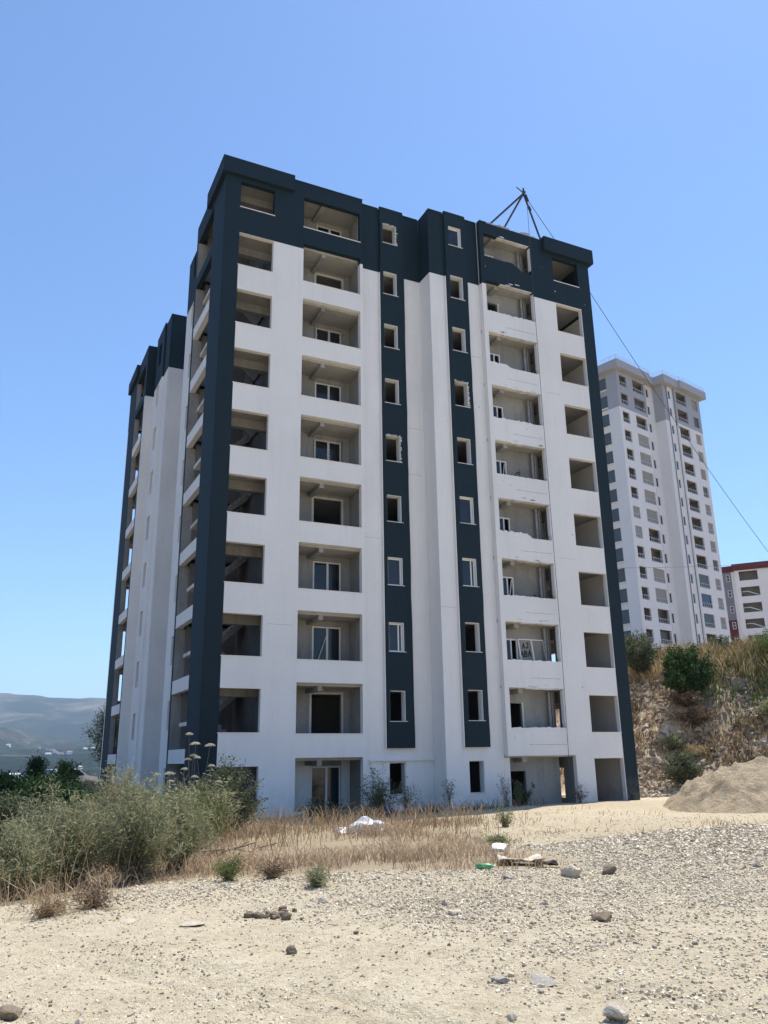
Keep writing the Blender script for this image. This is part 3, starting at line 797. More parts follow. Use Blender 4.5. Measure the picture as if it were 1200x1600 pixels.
# column 3: broken parapet edges, pipes, doors
def ragged(x0, x1, z, base, amp, y0, y1, mat, seed, step=0.11, droop=None):
    r_ = random.Random(seed); pts = []
    n = int((x1 - x0) / step); v = 0
    for i in range(n + 1):
        x = x0 + (x1 - x0) * i / n
        v = 0.35 * v + amp * 1.1 * (r_.random() - 0.5) * (1 if r_.random() < 0.6 else 0.2)
        d = droop(x) if droop else 0
        pts.append((x, max(base + 0.02, z + v + d)))
    return MB().prism([(x0, base)] + pts + [(x1, base)], 'y', y0, y1)
for k in range(2, 11):
    h = H3[k - 1]
    sill = h[2]
    if k == 10: dr = lambda x: 0.36 - 0.36 * float(sstep(15.4, 16.2, x)); am = 0.06
    elif k == 5: dr = lambda x: 0.22 - 0.25 * float(sstep(15.2, 15.6, x)); am = 0.10
    elif k == 8: dr = lambda x: 0.16 - 0.16 * float(sstep(14.6, 15.0, x)); am = 0.06
    else: dr = lambda x: 0.10; am = 0.07 if k != 6 else 0.03
    ragged(h[0] + 0.003, h[1] - 0.003, sill + 0.02, sill - 0.05 + 0.052, am, -1.093, -0.853, M_DARK if k == 10 else M_WHITE, k, 0.06, dr).build('broken_sill', M_DARK if k == 10 else M_WHITE, bld)
    # chipped underside of the lintel
    r_ = random.Random(90 + k); tz = h[3]
    pts = [(h[0] + 0.9, tz - 0.004)]
    for i in range(16): pts.append((h[0] + 0.9 + 0.125 * i, tz - 0.02 - r_.random() * 0.055))
    pts.append((h[0] + 2.95, tz - 0.004))
    MB().prism(pts, 'y', -1.094, -0.86).build('chipped_lintel', M_FOAM, bld)
    # patches where the coat broke away above the opening
    for q in range(3 if k < 10 else 1):
        xx = h[0] + 0.8 + r_.random() * 2.0; zz = tz + 0.04 + r_.random() * 0.16
        poly = [(xx + (0.10 + 0.12 * r_.random()) * math.cos(a), zz + (0.02 + 0.03 * r_.random()) * math.sin(a)) for a in np.linspace(0, 2 * math.pi, 9)[:-1]]
        MB().prism(poly, 'y', -1.0955, -1.0912).build('bare_patch', M_FOAM, bld)
    if k < 10:
        # horizontal crack along the parapet
        r_ = random.Random(40 + k); zc = FL * (k - 1) + 0.32 + r_.random() * 0.1
        x = h[0] + 0.9 + r_.random() * 0.5; pts = []
        while x < h[1] - 0.05: pts.append((x, -1.092, zc + (r_.random() - .5) * 0.03)); x += 0.12
        up = [(p[0], p[2] + 0.006 + 0.008 * r_.random()) for p in pts]; dn = [(p[0], p[2] - 0.004) for p in pts]
        MB().prism(dn + up[::-1], 'y', -1.0935, -1.0908).build('crack', M_CRACK, bld)
    MB().tube([(16.42, -0.36, FL * (k - 1) + 0.01), (16.42, -0.36, FL * k - 0.2)], 0.065, 10).build('pipe', M_PIPE, bld)
    MB().tube([(16.62, -0.30, FL * (k - 1) + 0.01), (16.62, -0.30, FL * k - 0.2)], 0.045, 10).build('pipe', M_PIPE, bld)
    z0 = FL * (k - 1)
    if k in (3, 4, 5, 6, 7, 8, 10):
        f = MB()
        f.box(13.92, 13.98, -0.13, -0.06, z0 + .06, z0 + 2.24).box(14.90, 14.97, -0.13, -0.06, z0 + .06, z0 + 2.24).box(13.98, 14.90, -0.13, -0.06, z0 + 2.17, z0 + 2.24)
        f.box(14.56, 14.63, -0.135, -0.07, z0 + .06, z0 + 2.17)
        d = f.build('balcony_door', M_FRAME, bld)
        MB().box(13.982, 14.558, -0.10, -0.09, z0 + .06, z0 + 2.168).build('pane', M_GLASS, d)
        if k in (4, 6): MB().bar((14.5, -0.20, z0 + 0.4), (14.82, -0.16, z0 + 2.1), 0.05, 0.03).build('brace', M_FRAME, d)
    else:
        MB().box(14.982, 15.06, -0.168, -0.152, z0 + .05, z0 + 2.3).build('door_surround', M_FOAM, bld)
# inner reveal coats at the right of the openings
for h in H3[1:]:
    MB().box(h[1] - 0.03, h[1] - 0.003, -1.06, -0.856, h[2] + 0.3, h[3] - 0.08).build('reveal_coat', M_FRAME, bld)

# unused white frame leaning inside the third floor loggia, with painted letters on the wall behind
z3 = FL * 2
f = MB(); p0 = Vector((14.86, 0.55, z3 + 0.02))
def lean(x, z): return (14.95 + x, -0.20 - 0.38 * (1 - z / 2.25), z3 + 0.02 + z)
for a, b in (((0, 0), (0, 2.2)), ((0.74, 0), (0.74, 2.2)), ((1.46, 0), (1.46, 2.2)), ((0, 2.2), (1.46, 2.2)), ((0, 0.03), (1.46, 0.03))):
    f.bar(lean(*a), lean(*b), 0.075, 0.06)
lf = f.build('loose_door_frame', M_FRAME)
tag(lf, 'white double door frame leaning inside the third-storey opening with black letters', 'door frame')

def strokes(name, segs, y, x0, z0, s, w, parent):
    mb = MB()
    for seg in segs:
        pts = [(x0 + px * s, z0 + pz * s) for px, pz in seg]
        for (ax, az), (bx, bz) in zip(pts[:-1], pts[1:]):
            d = Vector((bx - ax, bz - az)); L = d.length or 1e-3; n = Vector((-d.y, d.x)) / L * w / 2; e = d / L * w * 0.35
            mb.add([(ax - n.x - e.x, y, az - n.y - e.y), (bx - n.x + e.x, y, bz - n.y + e.y), (bx + n.x + e.x, y, bz + n.y + e.y), (ax + n.x - e.x, y, az + n.y - e.y)], [(0, 1, 2, 3)])
    return mb.build(name, M_INK, parent)
LET = {'A': [[(0, 0), (.3, 1), (.6, 0)], [(.12, .4), (.48, .4)]], 'B': [[(0, 0), (0, 1), (.42, .9), (.42, .6), (0, .52)], [(0, .52), (.5, .42), (.5, .1), (0, 0)]],
       'J': [[(.5, 1), (.5, .2), (.3, 0), (.05, .2)], [(.2, 1), (.6, 1)]], 'S': [[(.5, .9), (.2, 1), (0, .75), (.45, .4), (.4, .08), (0, .05)]], 'U': [[(0, 1), (.05, .1), (.3, 0), (.5, .15), (.5, 1)]],
       'K': [[(0, 0), (0, 1)], [(.5, 1), (0, .5), (.5, 0)]], 'P': [[(0, 0), (0, 1), (.5, .8), (0, .5)]]}
def word(txt, y, x, z, s, w, parent, name='painted_letters'):
    segs = []
    for i, ch in enumerate(txt):
        for sg in LET[ch]: segs.append([(a + i * 0.78, b + 0.08 * ((i * 7) % 3)) for a, b in sg])
    return strokes(name, segs, y, x, z, s, w, parent)
word('AJ', -0.154, 15.22, z3 + 1.80, 0.25, 0.05, bld)
word('ABA', -0.154, 15.12, z3 + 1.40, 0.27, 0.05, bld)
# scrawl in the sixth storey loggia
z6 = FL * 5
strokes('painted_scrawl', [[(0, .0), (.05, .45), (.35, .8), (.75, .95)], [(.35, .8), (.45, .62), (.7, .62), (.75, .85)], [(.62, 1.12), (.68, 1.2)],
                           [(.02, 0), (.1, .12), (.3, -.05), (.22, -.42), (.12, -.5)], [(.42, .0), (.36, -.45), (.55, -.5), (.58, .02)],
                           [(.95, .08), (.74, .02), (.76, -.15), (.95, -.25), (.86, -.5), (.7, -.5)], [(1.1, 0), (1.15, -.45), (1.35, -.5), (1.4, .02)], [(1.5, -.3), (1.6, .38), (2.0, .12), (1.6, -.05)], [(1.6, -.05), (1.5, -.5)]],
        -0.154, 15.42, z6 + 1.36, 0.44, 0.045, bld)
strokes('painted_scrawl', [[(0, 0), (.2, .5), (.4, .1), (.6, .6)], [(.7, 0), (.9, .7)], [(.2, -.3), (.8, -.2)]], -0.154, 16.0, z6 - 6 + 1.3, 0.25, 0.04, bld)
strokes('painted_scrawl', [[(0, 0.5), (0, 0), (.4, .1)], [(.05, -.2), (.45, -.2)]], -0.154, 15.3, 1.6, 0.3, 0.05, bld)
# painted marks in the fourth column room (fifth storey)
strokes('painted_scrawl', [[(0, .6), (.1, .95), (.4, 1.0), (.42, .8), (.2, .3), (.05, 0)], [(.6, .1), (.7, .9)], [(.75, 1), (.9, .2), (.95, -.1)]], 5.19, 19.6, FL * 4 + 1.25, 0.5, 0.06, bld)

# hairline board joints and small chips in the coat
hj = random.Random(9)
for (x0, x1, y, z) in ((9.6, 10.44, 0.2985, 18.35), (9.6, 10.3, 0.2985, 15.95), (10.5, 11.2, -0.7915, 9.4), (7.2, 8.05, 0.2985, 12.6), (17.0, 18.1, -1.0915, 12.2), (17.1, 18.0, -1.0915, 21.1), (2.6, 3.8, -0.0015, 8.3), (12.75, 13.4, -0.7915, 22.4)):
    pts = [(x0 + (x1 - x0) * i / 8, z + (hj.random() - .5) * 0.012) for i in range(9)]
    MB().prism([(a, b - 0.004) for a, b in pts] + [(a, b + 0.005) for a, b in pts[::-1]], 'y', y - 0.0015, y + 0.001).build('crack', M_CRACK, bld)
for i in range(46):
    x, z = hj.uniform(10.6, 20.3), hj.uniform(3.2, 30.0)
    y = -0.7905 if x < 13.4 else -1.0905
    if any(a - .1 < x < b + .1 and c - .1 < z < d + .1 for a, b, c, d in H3 + H4 + HS2) or 11.3 < x < 12.8: continue
    rr_ = 0.012 + 0.03 * hj.random() ** 2
    MB().prism([(x + rr_ * math.cos(a) * (0.6 + 0.7 * hj.random()), z + rr_ * math.sin(a) * (0.6 + 0.7 * hj.random())) for a in np.linspace(0, 2 * math.pi, 8)[:-1]], 'y', y - 0.0025, y + 0.001).build('chip', M_CRACK if z < DARKZ else M_FOAM, bld)

# ------------------------------------------------------------------ far tower (finished block of the same design)
twr = empty('tower_block', (73.97, 53.85, 17.185), 0.2395)
tag(twr, 'tall finished white tower block with grey top storeys, up the hill', 'building')
TN = {'tower_white_paint': 'white_wall', 'tower_grey_paint': 'grey_wall', 'tower_inner_wall': 'inner_wall'}
NT = 14
def tw(a, z): return M_TGREY if z > 36.1 else M_TWHITE
def tws(a, z): return M_TWHITE
def trow(a0, a1, s_, t_): return [(a0, a1, 3 * k + s_, 3 * k + t_) for k in range(NT)]
T1, T2 = trow(0.75, 2.50, 0.75, 2.55), trow(4.2, 7.15, 0.70, 2.75)
TS1, TS2 = trow(8.35, 9.1, 1.1, 2.55), trow(11.7, 12.45, 1.1, 2.55)
T3, T4 = trow(13.55, 16.5, 0.70, 2.75), trow(18.25, 19.90, 0.80, 2.6)
TT = 42.2
def gw(*a, **k): return grid_wall(twr, *a, **k)
gw('y', 0.0, 0.25, 0.0, 7.5, -2.5, TT, T1 + T2, tw, (), (36.1,), TN)
gw('y', 0.42, 0.62, 7.5, 10.3, -2.5, TT, TS1, tws, (), (36.1,), TN)
gw('x', 10.3, 10.5, -1.20, 0.418, -2.5, TT, [], tw, (), (36.1,), TN)
gw('y', -1.40, -1.202, 10.3, 13.2, -2.5, TT, TS2, lambda a, z: M_TGREY if (z > 36.1 and (a < 11.3)) else M_TWHITE, (11.3,), (36.1,), TN)
gw('y', -1.74, -1.50, 13.2, 20.6, -2.5, TT, T3 + T4, tw, (), (36.1,), TN)
TL = [(1.95, 4.6, 3 * k + 0.45, 3 * k + 2.5) for k in range(NT)]
gw('x', 0.0, 0.25, 0.252, 12.0, -2.5, TT, TL, tw, (), (36.1,), TN)
gw('x', 20.6, 20.35, -1.498, 12.0, -2.5, TT, [], tw, (), (36.1,), TN)
gw('y', 12.25, 12.002, 0.0, 20.6, -2.5, TT, [], tw, (), (36.1,), TN)
# drain pipes between the strips
for x, y in ((8.0, 0.34), (11.35, -1.47)):
    MB().tube([(x, y, -2), (x, y, TT - 0.1)], 0.07, 6).build('drain_pipe', M_RGREY, twr)
# overhanging cornice following the plan
for x0, x1, y0, y1 in ((-0.9, 7.9, -0.9, 1.2), (7.902, 9.5, -0.5, 1.2), (9.502, 13.6, -2.3, 1.2), (13.602, 21.5, -2.65, 1.2), (-0.9, 21.5, 1.202, 13.0)):
    MB().box(x0, x1, y0, y1, TT + 0.002 + 0.003 * (x0 > 5) + 0.003 * (x0 > 9), TT + 1.25 + 0.004 * (x0 > 5) + 0.004 * (x0 > 9)).build('cornice', M_TGREY, twr)
rail = MB()
rp = [(-0.7, 12.8), (-0.7, -0.7), (7.7, -0.7), (9.7, -0.4), (9.7, -2.1), (13.4, -2.1), (13.8, -2.45), (21.3, -2.45), (21.3, 12.8)]
for (ax, ay), (bx, by) in zip(rp[:-1], rp[1:]):
    L = math.hypot(bx - ax, by - ay); n = max(1, int(L / 1.1))
    for i in range(n):
        x, y = ax + (bx - ax) * i / n, ay + (by - ay) * i / n
        rail.bar((x, y, TT + 1.26), (x, y, TT + 2.0), 0.05)
    rail.bar((ax, ay, TT + 1.98), (bx, by, TT + 1.98), 0.05); rail.bar((ax, ay, TT + 1.65), (bx, by, TT + 1.65), 0.04)
tag(rail.build('roof_railing', M_RAIL, twr))
# floors and loggia backs behind the openings
for k in range(NT + 1):
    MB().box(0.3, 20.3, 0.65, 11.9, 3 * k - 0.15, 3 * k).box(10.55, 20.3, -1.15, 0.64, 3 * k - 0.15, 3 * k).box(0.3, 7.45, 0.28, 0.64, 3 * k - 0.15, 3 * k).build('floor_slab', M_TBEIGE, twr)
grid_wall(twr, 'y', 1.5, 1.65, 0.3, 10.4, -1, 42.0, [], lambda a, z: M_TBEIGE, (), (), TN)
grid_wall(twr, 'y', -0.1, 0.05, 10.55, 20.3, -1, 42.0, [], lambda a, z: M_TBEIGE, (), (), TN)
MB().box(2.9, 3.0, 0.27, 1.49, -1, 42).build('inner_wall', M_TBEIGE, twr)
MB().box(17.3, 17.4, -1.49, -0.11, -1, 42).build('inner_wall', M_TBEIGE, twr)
def shared(mb, name, mat): return mb.mesh(name, mat)
def rail_mesh(w):
    mb = MB().box(0, w, 0, 0.05, 0.58, 0.64).box(0, w, 0, 0.04, 0.05, 0.09)
    n = max(2, int(w / 0.55))
    for i in range(n + 1): mb.box(w * i / n * 0.98, w * i / n * 0.98 + 0.04, 0.005, 0.045, 0.09, 0.58)
    return mb.mesh('railing', M_RAIL)
R_big, R_small = rail_mesh(2.94), rail_mesh(1.72)
P_big = MB().box(0, 2.90, 0, 0.04, 0, 2.0).mesh('blind', M_TBEIGE)
P_bigd = MB().box(0, 2.90, 0, 0.04, 0, 2.0).mesh('pane', M_TGLASS)
P_bigb = MB().box(0, 2.90, 0, 0.04, 0, 2.0).mesh('pane', M_BLUEGLASS)
P_half = MB().box(0, 1.3, 0, 0.04, 0, 2.0).mesh('pane', M_GLASS)
P_small = MB().box(0, 1.66, 0, 0.04, 0, 1.74).mesh('pane', M_TGLASS)
P_smallb = MB().box(0, 1.60, 0, 0.04, 0, 1.74).mesh('blind', M_TBEIGE)
P_strip = MB().box(0.05, 0.5, 0, 0.04, 0.04, 1.40).mesh('pane', M_GLASS)
W_strip = MB().box(0.0, 0.05, -.02, .06, 0, 1.44).box(0.5, 0.56, -.02, .06, 0, 1.44).box(0.05, 0.5, -.02, .06, 1.40, 1.44).mesh('window', M_FRAME)
tr = random.Random(5)
for k in range(NT):
    z = 3 * k
    link('railing', R_small, twr, (0.765, 0.03, z + 0.78)); link('railing', R_big, twr, (4.205, 0.03, z + 0.73))
    link('railing', R_big, twr, (13.555, -1.71, z + 0.73)); link('railing', R_small, twr, (18.26, -1.71, z + 0.83)) if k < 9 else None
    # bay 1 mostly dark rooms, bay 2 often closed with light blinds, bay 3 mixed
    if k in (6, 5): link('blind', P_smallb, twr, (0.80, 0.16, z + 0.79))
    else: link('pane', P_small, twr, (0.80, 0.9, z + 0.79))
    if k in (2, 3, 6, 7, 8, 9, 10): link('blind', P_big, twr, (4.23, 0.20, z + 0.73))
    elif k in (12, 0): link('pane', P_bigd, twr, (4.23, 0.6, z + 0.73))
    else: link('pane', P_half, twr, (4.3 + tr.random() * 1.4, 1.44, z + 0.4))
    if k in (2,): link('pane', P_bigb, twr, (13.58, -1.58, z + 0.73))
    elif k in (1, 3): link('pane', P_bigd, twr, (13.58, -1.58, z + 0.73))
    elif k % 3 == 0: link('pane', P_half, twr, (13.7 + tr.random() * 1.4, -0.16, z + 0.4))
    elif k % 3 == 1: link('pane', P_bigd, twr, (13.58, -0.3, z + 0.73))
    link('blind' if k % 4 else 'pane', P_smallb if k % 4 else P_small, twr, (18.28, -1.52, z + 0.83))
    for x, y in ((8.36, 0.50), (11.71, -1.32)):
        w = link('window', W_strip, twr, (x + 0.16, y, z + 1.104)); link('pane', P_strip, w, (0, 0.02, 0))
    MB().box(-0.30, -0.003, 1.9, 4.65, z + 0.32, z + 0.44).build('balcony_slab', M_TWHITE, twr)
    MB().box(0.12, 0.16, 1.97, 4.58, z + 0.47, z + 2.48).build('pane', M_TGLASS, twr)

# ------------------------------------------------------------------ block with the maroon roof edge
rb = empty('apartment_building', (116.5, 76.0, 18.0), -0.899)
tag(rb, 'cream apartment block with maroon roof edge and open stair bays', 'building')
RN = {'tower_white_paint': 'white_wall', 'block_grey_paint': 'grey_wall', 'maroon_paint': 'maroon_wall', 'tower_inner_wall': 'inner_wall'}
def gr_(*a): return grid_wall(rb, *a, (), (9.2,), RN)
ro = [(2.55, 5.75, 15.9 - 3 * k, 17.65 - 3 * k) for k in range(6)]
grid_wall(rb, 'y', 0.0, 0.25, 1.75, 24.0, -3, 17.9, ro + [(9.5 + 4.2 * q, 11.9 + 4.2 * q, 15.4 - 3 * k, 17.2 - 3 * k) for k in range(6) for q in range(3)], lambda a, z: M_TWHITE, (), (), RN)
grid_wall(rb, 'y', 0.9, 1.1, -0.6, 1.75, -3, 17.9, [], lambda a, z: M_TWHITE if a > 1.15 else (M_RGREY if z > 8.8 else M_MAROON), (1.15,), (8.8,), RN)
grid_wall(rb, 'x', 1.75, 1.95, 0.252, 1.9, -3, 17.9, [], lambda a, z: M_TWHITE, (), (), RN)
grid_wall(rb, 'x', -0.6, -0.4, 1.102, 12, -3, 17.9, [], lambda a, z: M_TWHITE, (), (), RN)
grid_wall(rb, 'y', 2.2, 2.35, 1.96, 24.0, -3, 17.9, [], lambda a, z: M_TBEIGE, (), (), RN)
MB().box(-0.8, 1.45, 0.6, 13, 17.92, 19.0).build('roof_edge', M_MAROON, rb)
MB().box(1.452, 24.4, -0.4, 13, 17.91, 19.1).build('roof_edge', M_MAROON, rb)
W_r = MB().box(0, 0.08, 0, .06, 0, 1.3).box(0.52, 0.6, 0, .06, 0, 1.3).box(0.08, 0.52, 0, .06, 0, .08).box(0.08, 0.52, 0, .06, 1.22, 1.3).box(0.08, 0.52, 0, .06, .62, .68).mesh('window', M_FRAME)
P_r = MB().box(0.08, 0.52, .02, .04, 0.08, 1.22).mesh('pane', M_GLASS)
S_r = MB().bar((0.05, 0, 0.95), (1.1, 0, 1.0), 0.14, 0.10).bar((1.1, 0, 1.0), (3.15, 0, 0.12), 0.16, 0.12).mesh('stair_rail', M_FRAME)
for k in range(6):
    z = 16.0 - 3 * k
    w = link('window', W_r, rb, (0.25, 0.82, z + 0.1)); link('pane', P_r, w, (0, 0, 0))
    if k: link('stair_rail', S_r, rb, (2.56, 0.5, 15.9 - 3 * k))
    MB().box(2.0, 23.9, 0.27, 2.19, 15.5 - 3 * k, 15.68 - 3 * k).build('floor_slab', M_TBEIGE, rb)

# ------------------------------------------------------------------ roof hoist and ropes
apex = Vector((16.25, -1.5, 32.8))
ho = empty('roof_hoist', (15.6, 0.0, 30.0))
tag(ho, 'dark steel tripod hoist standing on the roof edge', 'hoist')
off = Vector((-15.6, 0, -30.0))
for foot in ((13.7, 0.2, 30.02), (15.35, 1.0, 30.02), (17.62, -0.95, 30.58)):
    MB().tube([Vector(foot) + off, apex + off + (apex - Vector(foot)).normalized() * 0.15], 0.055, 8).build('leg', M_STEEL, ho)
MB().tube([apex + off + Vector((0, 0, -0.15)), apex + off + Vector((0.02, 0, 0.35))], 0.05, 8).build('mast_head', M_STEEL, ho)
MB().bar(apex + off + Vector((-0.45, 0, 0.28)), apex + off + Vector((0.1, 0.02, 0.02)), 0.04).build('arm', M_STEEL, ho)
MB().tube([apex + off + Vector((0.12, -0.04, -0.05)), apex + off + Vector((0.22, -0.04, -0.45))], [0.05, 0.09], 8).build('pulley_block', M_STEEL, ho)
MB().tube([apex + off + Vector((0.3, -0.02, -0.75)), apex + off + Vector((0.42, -0.02, -0.98))], 0.05, 8).build('clamp', M_STEEL, ho)
rope = MB().tube([(16.42, -1.54, 32.3), (16.42, -1.5, 26), (16.5, -1.42, 18), (16.6, -1.36, 9), (16.5, -1.40, 2.9), (16.5, -1.46, 0.93)], 0.013, 5).build('hoist_rope', M_ROPE)
tag(rope, 'thin rope hanging from the roof hoist down the white front', 'rope')
def sag(a, b, s_, n=16):
    a, b = Vector(a), Vector(b)
    return [a.lerp(b, i / n) - Vector((0, 0, s_ * 4 * (i / n) * (1 - i / n))) for i in range(n + 1)]
gp = sag(apex, (20.75, 0.25, 30.6), 0.05, 6) + sag((20.78, 0.27, 30.58), (47.5, 8.0, 9.9 + 3.0), 0.8, 20)[1:]
guy = MB().tube(gp, 0.017, 5).build('guy_rope', M_ROPE)
tag(guy, 'long dark guy rope running from the roof down to the hill', 'rope')
pw = MB().tube(sag((31.0, 29.0, 19.5), (60.0, -3.0, 17.0), 0.9, 24), 0.012, 4).build('power_line', M_ROPE)
tag(pw, 'thin pale power line crossing before the tower block', 'wire')

# ------------------------------------------------------------------ sand pile
def sand_pile():
    n = 120
    u = np.linspace(-1, 1, n); U, W = np.meshgrid(u, u)
    cx, cy = 19.1, -8.9
    ex = np.array([math.cos(math.radians(-45)), math.sin(math.radians(-45))])   # to the right as seen from the yard
    ey = np.array([-ex[1], ex[0]])
    rx = np.where(U < 0, 3.3, 7.2); ry = np.where(W < 0, 4.6, 4.4)
    X = cx + ex[0] * U * rx + ey[0] * W * ry; Y = cy + ex[1] * U * rx + ey[1] * W * ry
    r = np.hypot(U, W)
    nn = fbm(X * 0.55, Y * 0.55, 4, 131)
    prof = 1.72 * np.clip(1 - (r * (1 + 0.14 * nn)) ** 1.5, 0, 1) ** 0.92 * (1 - 0.35 * np.clip(U, 0, 1) ** 0.7)
    prof = np.minimum(prof, 1.62 + 0.25 * nn) * (1 + 0.22 * fbm(X * 0.9, Y * 0.9, 3, 133))
    gul = 0.30 * np.abs(fbm(X * 1.2, Y * 1.2, 3, 137)) + 0.22 * fbm(X * 2.2, Y * 2.2, 4, 139) + 0.10 * np.abs(fbm((U * 3 + W) * 2.2, W * 0.9, 2, 141))
    Z = ground_h(X, Y) - 0.05 + prof + np.where(prof > 0.03, (gul - 0.06) * np.clip(prof * 2, 0, 1), 0)
    idx = np.arange(n * n).reshape(n, n)
    Q = np.stack([idx[:-1, :-1], idx[:-1, 1:], idx[1:, 1:], idx[1:, :-1]], -1).reshape(-1, 4)
    keep = (prof.ravel()[Q].max(1) > 0.0)
    M, nt, b = new_mat('sand_heap')
    p = pos(nt)
    c = ramp(nt, noise(nt, p, 2.6, 6, 0.65), [(0.3, (0.43, 0.335, 0.22)), (0.55, (0.58, 0.47, 0.325)), (0.8, (0.66, 0.555, 0.40))]).outputs[0]
    nt.links.new(c, b.inputs['Base Color']); b.inputs['Roughness'].default_value = 0.97; b.inputs['Specular IOR Level'].default_value = 0.1
    bump(nt, b, noise(nt, p, 5, 7, 0.75), 1.0, 0.30)
    o = link('sand_pile', np_mesh('sand_pile', np.stack([X, Y, Z], -1).reshape(-1, 3), Q[keep], None, M, True))
    tag(o, 'big heap of tan sand at the foot of the rocky bank', 'sand pile')
sand_pile()

# ------------------------------------------------------------------ gravel, stones
def stone_material(name, stops, island=True):
    M, nt, b = new_mat(name)
    g = nt.nodes.new('ShaderNodeNewGeometry')
    src = g.outputs['Random Per Island'] if island else noise(nt, objco(nt), 3.0, 5, 0.7)
    c = ramp(nt, src, stops).outputs[0]
    c = mixc(nt, ramp(nt, noise(nt, pos(nt), 30, 4, 0.7), [(0.35, 0.3), (0.6, 0.0)]).outputs[0], c, (0.32, 0.26, 0.19))
    nt.links.new(c, b.inputs['Base Color']); b.inputs['Roughness'].default_value = 0.92; b.inputs['Specular IOR Level'].default_value = 0.2
    bump(nt, b, noise(nt, pos(nt), 45, 4, 0.6), 0.5, 0.02)
    return M
M_STONES = stone_material('crushed_limestone', [(0.0, (0.30, 0.235, 0.155)), (0.3, (0.56, 0.47, 0.335)), (0.7, (0.72, 0.62, 0.455)), (1.0, (0.82, 0.74, 0.585))])
M_ROCK = stone_material('pale_rock', [(0.3, (0.34, 0.285, 0.215)), (0.5, (0.48, 0.42, 0.33)), (0.75, (0.61, 0.545, 0.44))], False)
M_ROCKG = stone_material('grey_rock', [(0.3, (0.25, 0.23, 0.20)), (0.55, (0.37, 0.345, 0.305)), (0.8, (0.50, 0.465, 0.41))], False)
M_CRUMB = stone_material('earth_crumbs', [(0.0, (0.17, 0.13, 0.085)), (0.5, (0.29, 0.23, 0.16)), (1.0, (0.42, 0.345, 0.245))])
M_RUBBLE = stone_material('bank_rubble', [(0.0, (0.15, 0.11, 0.075)), (0.45, (0.31, 0.24, 0.17)), (0.8, (0.46, 0.40, 0.32)), (1.0, (0.60, 0.55, 0.48))])
M_ROCKD = stone_material('dark_clod', [(0.3, (0.11, 0.085, 0.06)), (0.55, (0.20, 0.155, 0.11)), (0.8, (0.29, 0.23, 0.165))], False)

M_RUBBLE_BIG = stone_material('outcrop_rock', [(0.3, (0.10, 0.075, 0.052)), (0.5, (0.22, 0.18, 0.135)), (0.75, (0.40, 0.36, 0.30))], False)
BOXQ = np.array([(0, 3, 2, 1), (4, 5, 6, 7), (0, 1, 5, 4), (1, 2, 6, 5), (2, 3, 7, 6), (3, 0, 4, 7)])
BOXV = np.array([(-1, -1, -1), (1, -1, -1), (1, 1, -1), (-1, 1, -1), (-1, -1, 1), (1, -1, 1), (1, 1, 1), (-1, 1, 1)], float)
def stones(name, x, y, size, mat, sink=0.25):
    n = len(x)
    v = BOXV[None] * (0.55 + 0.5 * RNG.random((n, 8, 3)))
    v[:, 4:, :2] *= (0.45 + 0.4 * RNG.random((n, 1, 1)))
    a = RNG.random(n) * 2 * math.pi; ca, sa = np.cos(a), np.sin(a)
    sx = size * (0.7 + 0.7 * RNG.random(n)); sy = size * (0.55 + 0.5 * RNG.random(n)); sz = size * (0.35 + 0.4 * RNG.random(n))
    v[..., 0] *= sx[:, None]; v[..., 1] *= sy[:, None]; v[..., 2] *= sz[:, None]
    t = (RNG.random((n, 1)) - 0.5) * 0.9
    zz = v[..., 2] + v[..., 0] * t
    X = v[..., 0] * ca[:, None] - v[..., 1] * sa[:, None] + x[:, None]; Y = v[..., 0] * sa[:, None] + v[..., 1] * ca[:, None] + y[:, None]
    Z = zz + (ground_h(x, y) + sz * (0.5 - sink))[:, None]
    V = np.stack([X, Y, Z], -1).reshape(-1, 3)
    Q = (BOXQ[None] + (np.arange(n) * 8)[:, None, None]).reshape(-1, 4)
    return link(name, np_mesh(name, V, Q, None, mat, False))
def in_view(n, dmin, dmax, a0=-14.0, a1=70.0, power=0.0):
    az = np.radians(a0 + (a1 - a0) * RNG.random(n))
    u = RNG.random(n); d = dmin * (dmax / dmin) ** u if power == 0 else (dmin ** power + u * (dmax ** power - dmin ** power)) ** (1 / power)
    return CAM[0] + d * np.sin(az), CAM[1] + d * np.cos(az), d
x, y, d = in_view(300000, 4.2, 26, power=0.55)
k = RNG.random(len(x)) < gravel_mask(x, y) * (1 - np.clip(grass_zone(x, y) * 1.6, 0, 1)) * (1 - soil_zone(x, y))
x, y, d = x[k], y[k], d[k]
sz = 0.0045 + 0.017 * RNG.random(len(x)) ** 2.6 + 0.0006 * d
sz *= 1 + 0.7 * sstep(1, 6, x) * sstep(-23.5, -20, y)
g_ = stones('gravel', x, y, sz, M_STONES)
tag(g_, 'crushed grey limestone gravel spread over the yard', 'gravel', kind='stuff')
x, y, d = in_view(62000, 4.2, 30, power=0.5)
k = (RNG.random(len(x)) < 0.30 + 0.5 * (fbm(x * 0.9, y * 0.9, 3, 201) > 0.15)) & (gravel_mask(x, y) < 0.5) & (grass_zone(x, y) < 0.5) & (soil_zone(x, y) < 0.6)
x, y, d = x[k], y[k], d[k]
p_ = stones('pebbles', x, y, 0.005 + 0.012 * RNG.random(len(x)) ** 2.2 + 0.0004 * d, M_STONES, 0.35)
tag(p_, 'loose pebbles and crumbs scattered over the bare dirt', 'pebbles', kind='stuff')

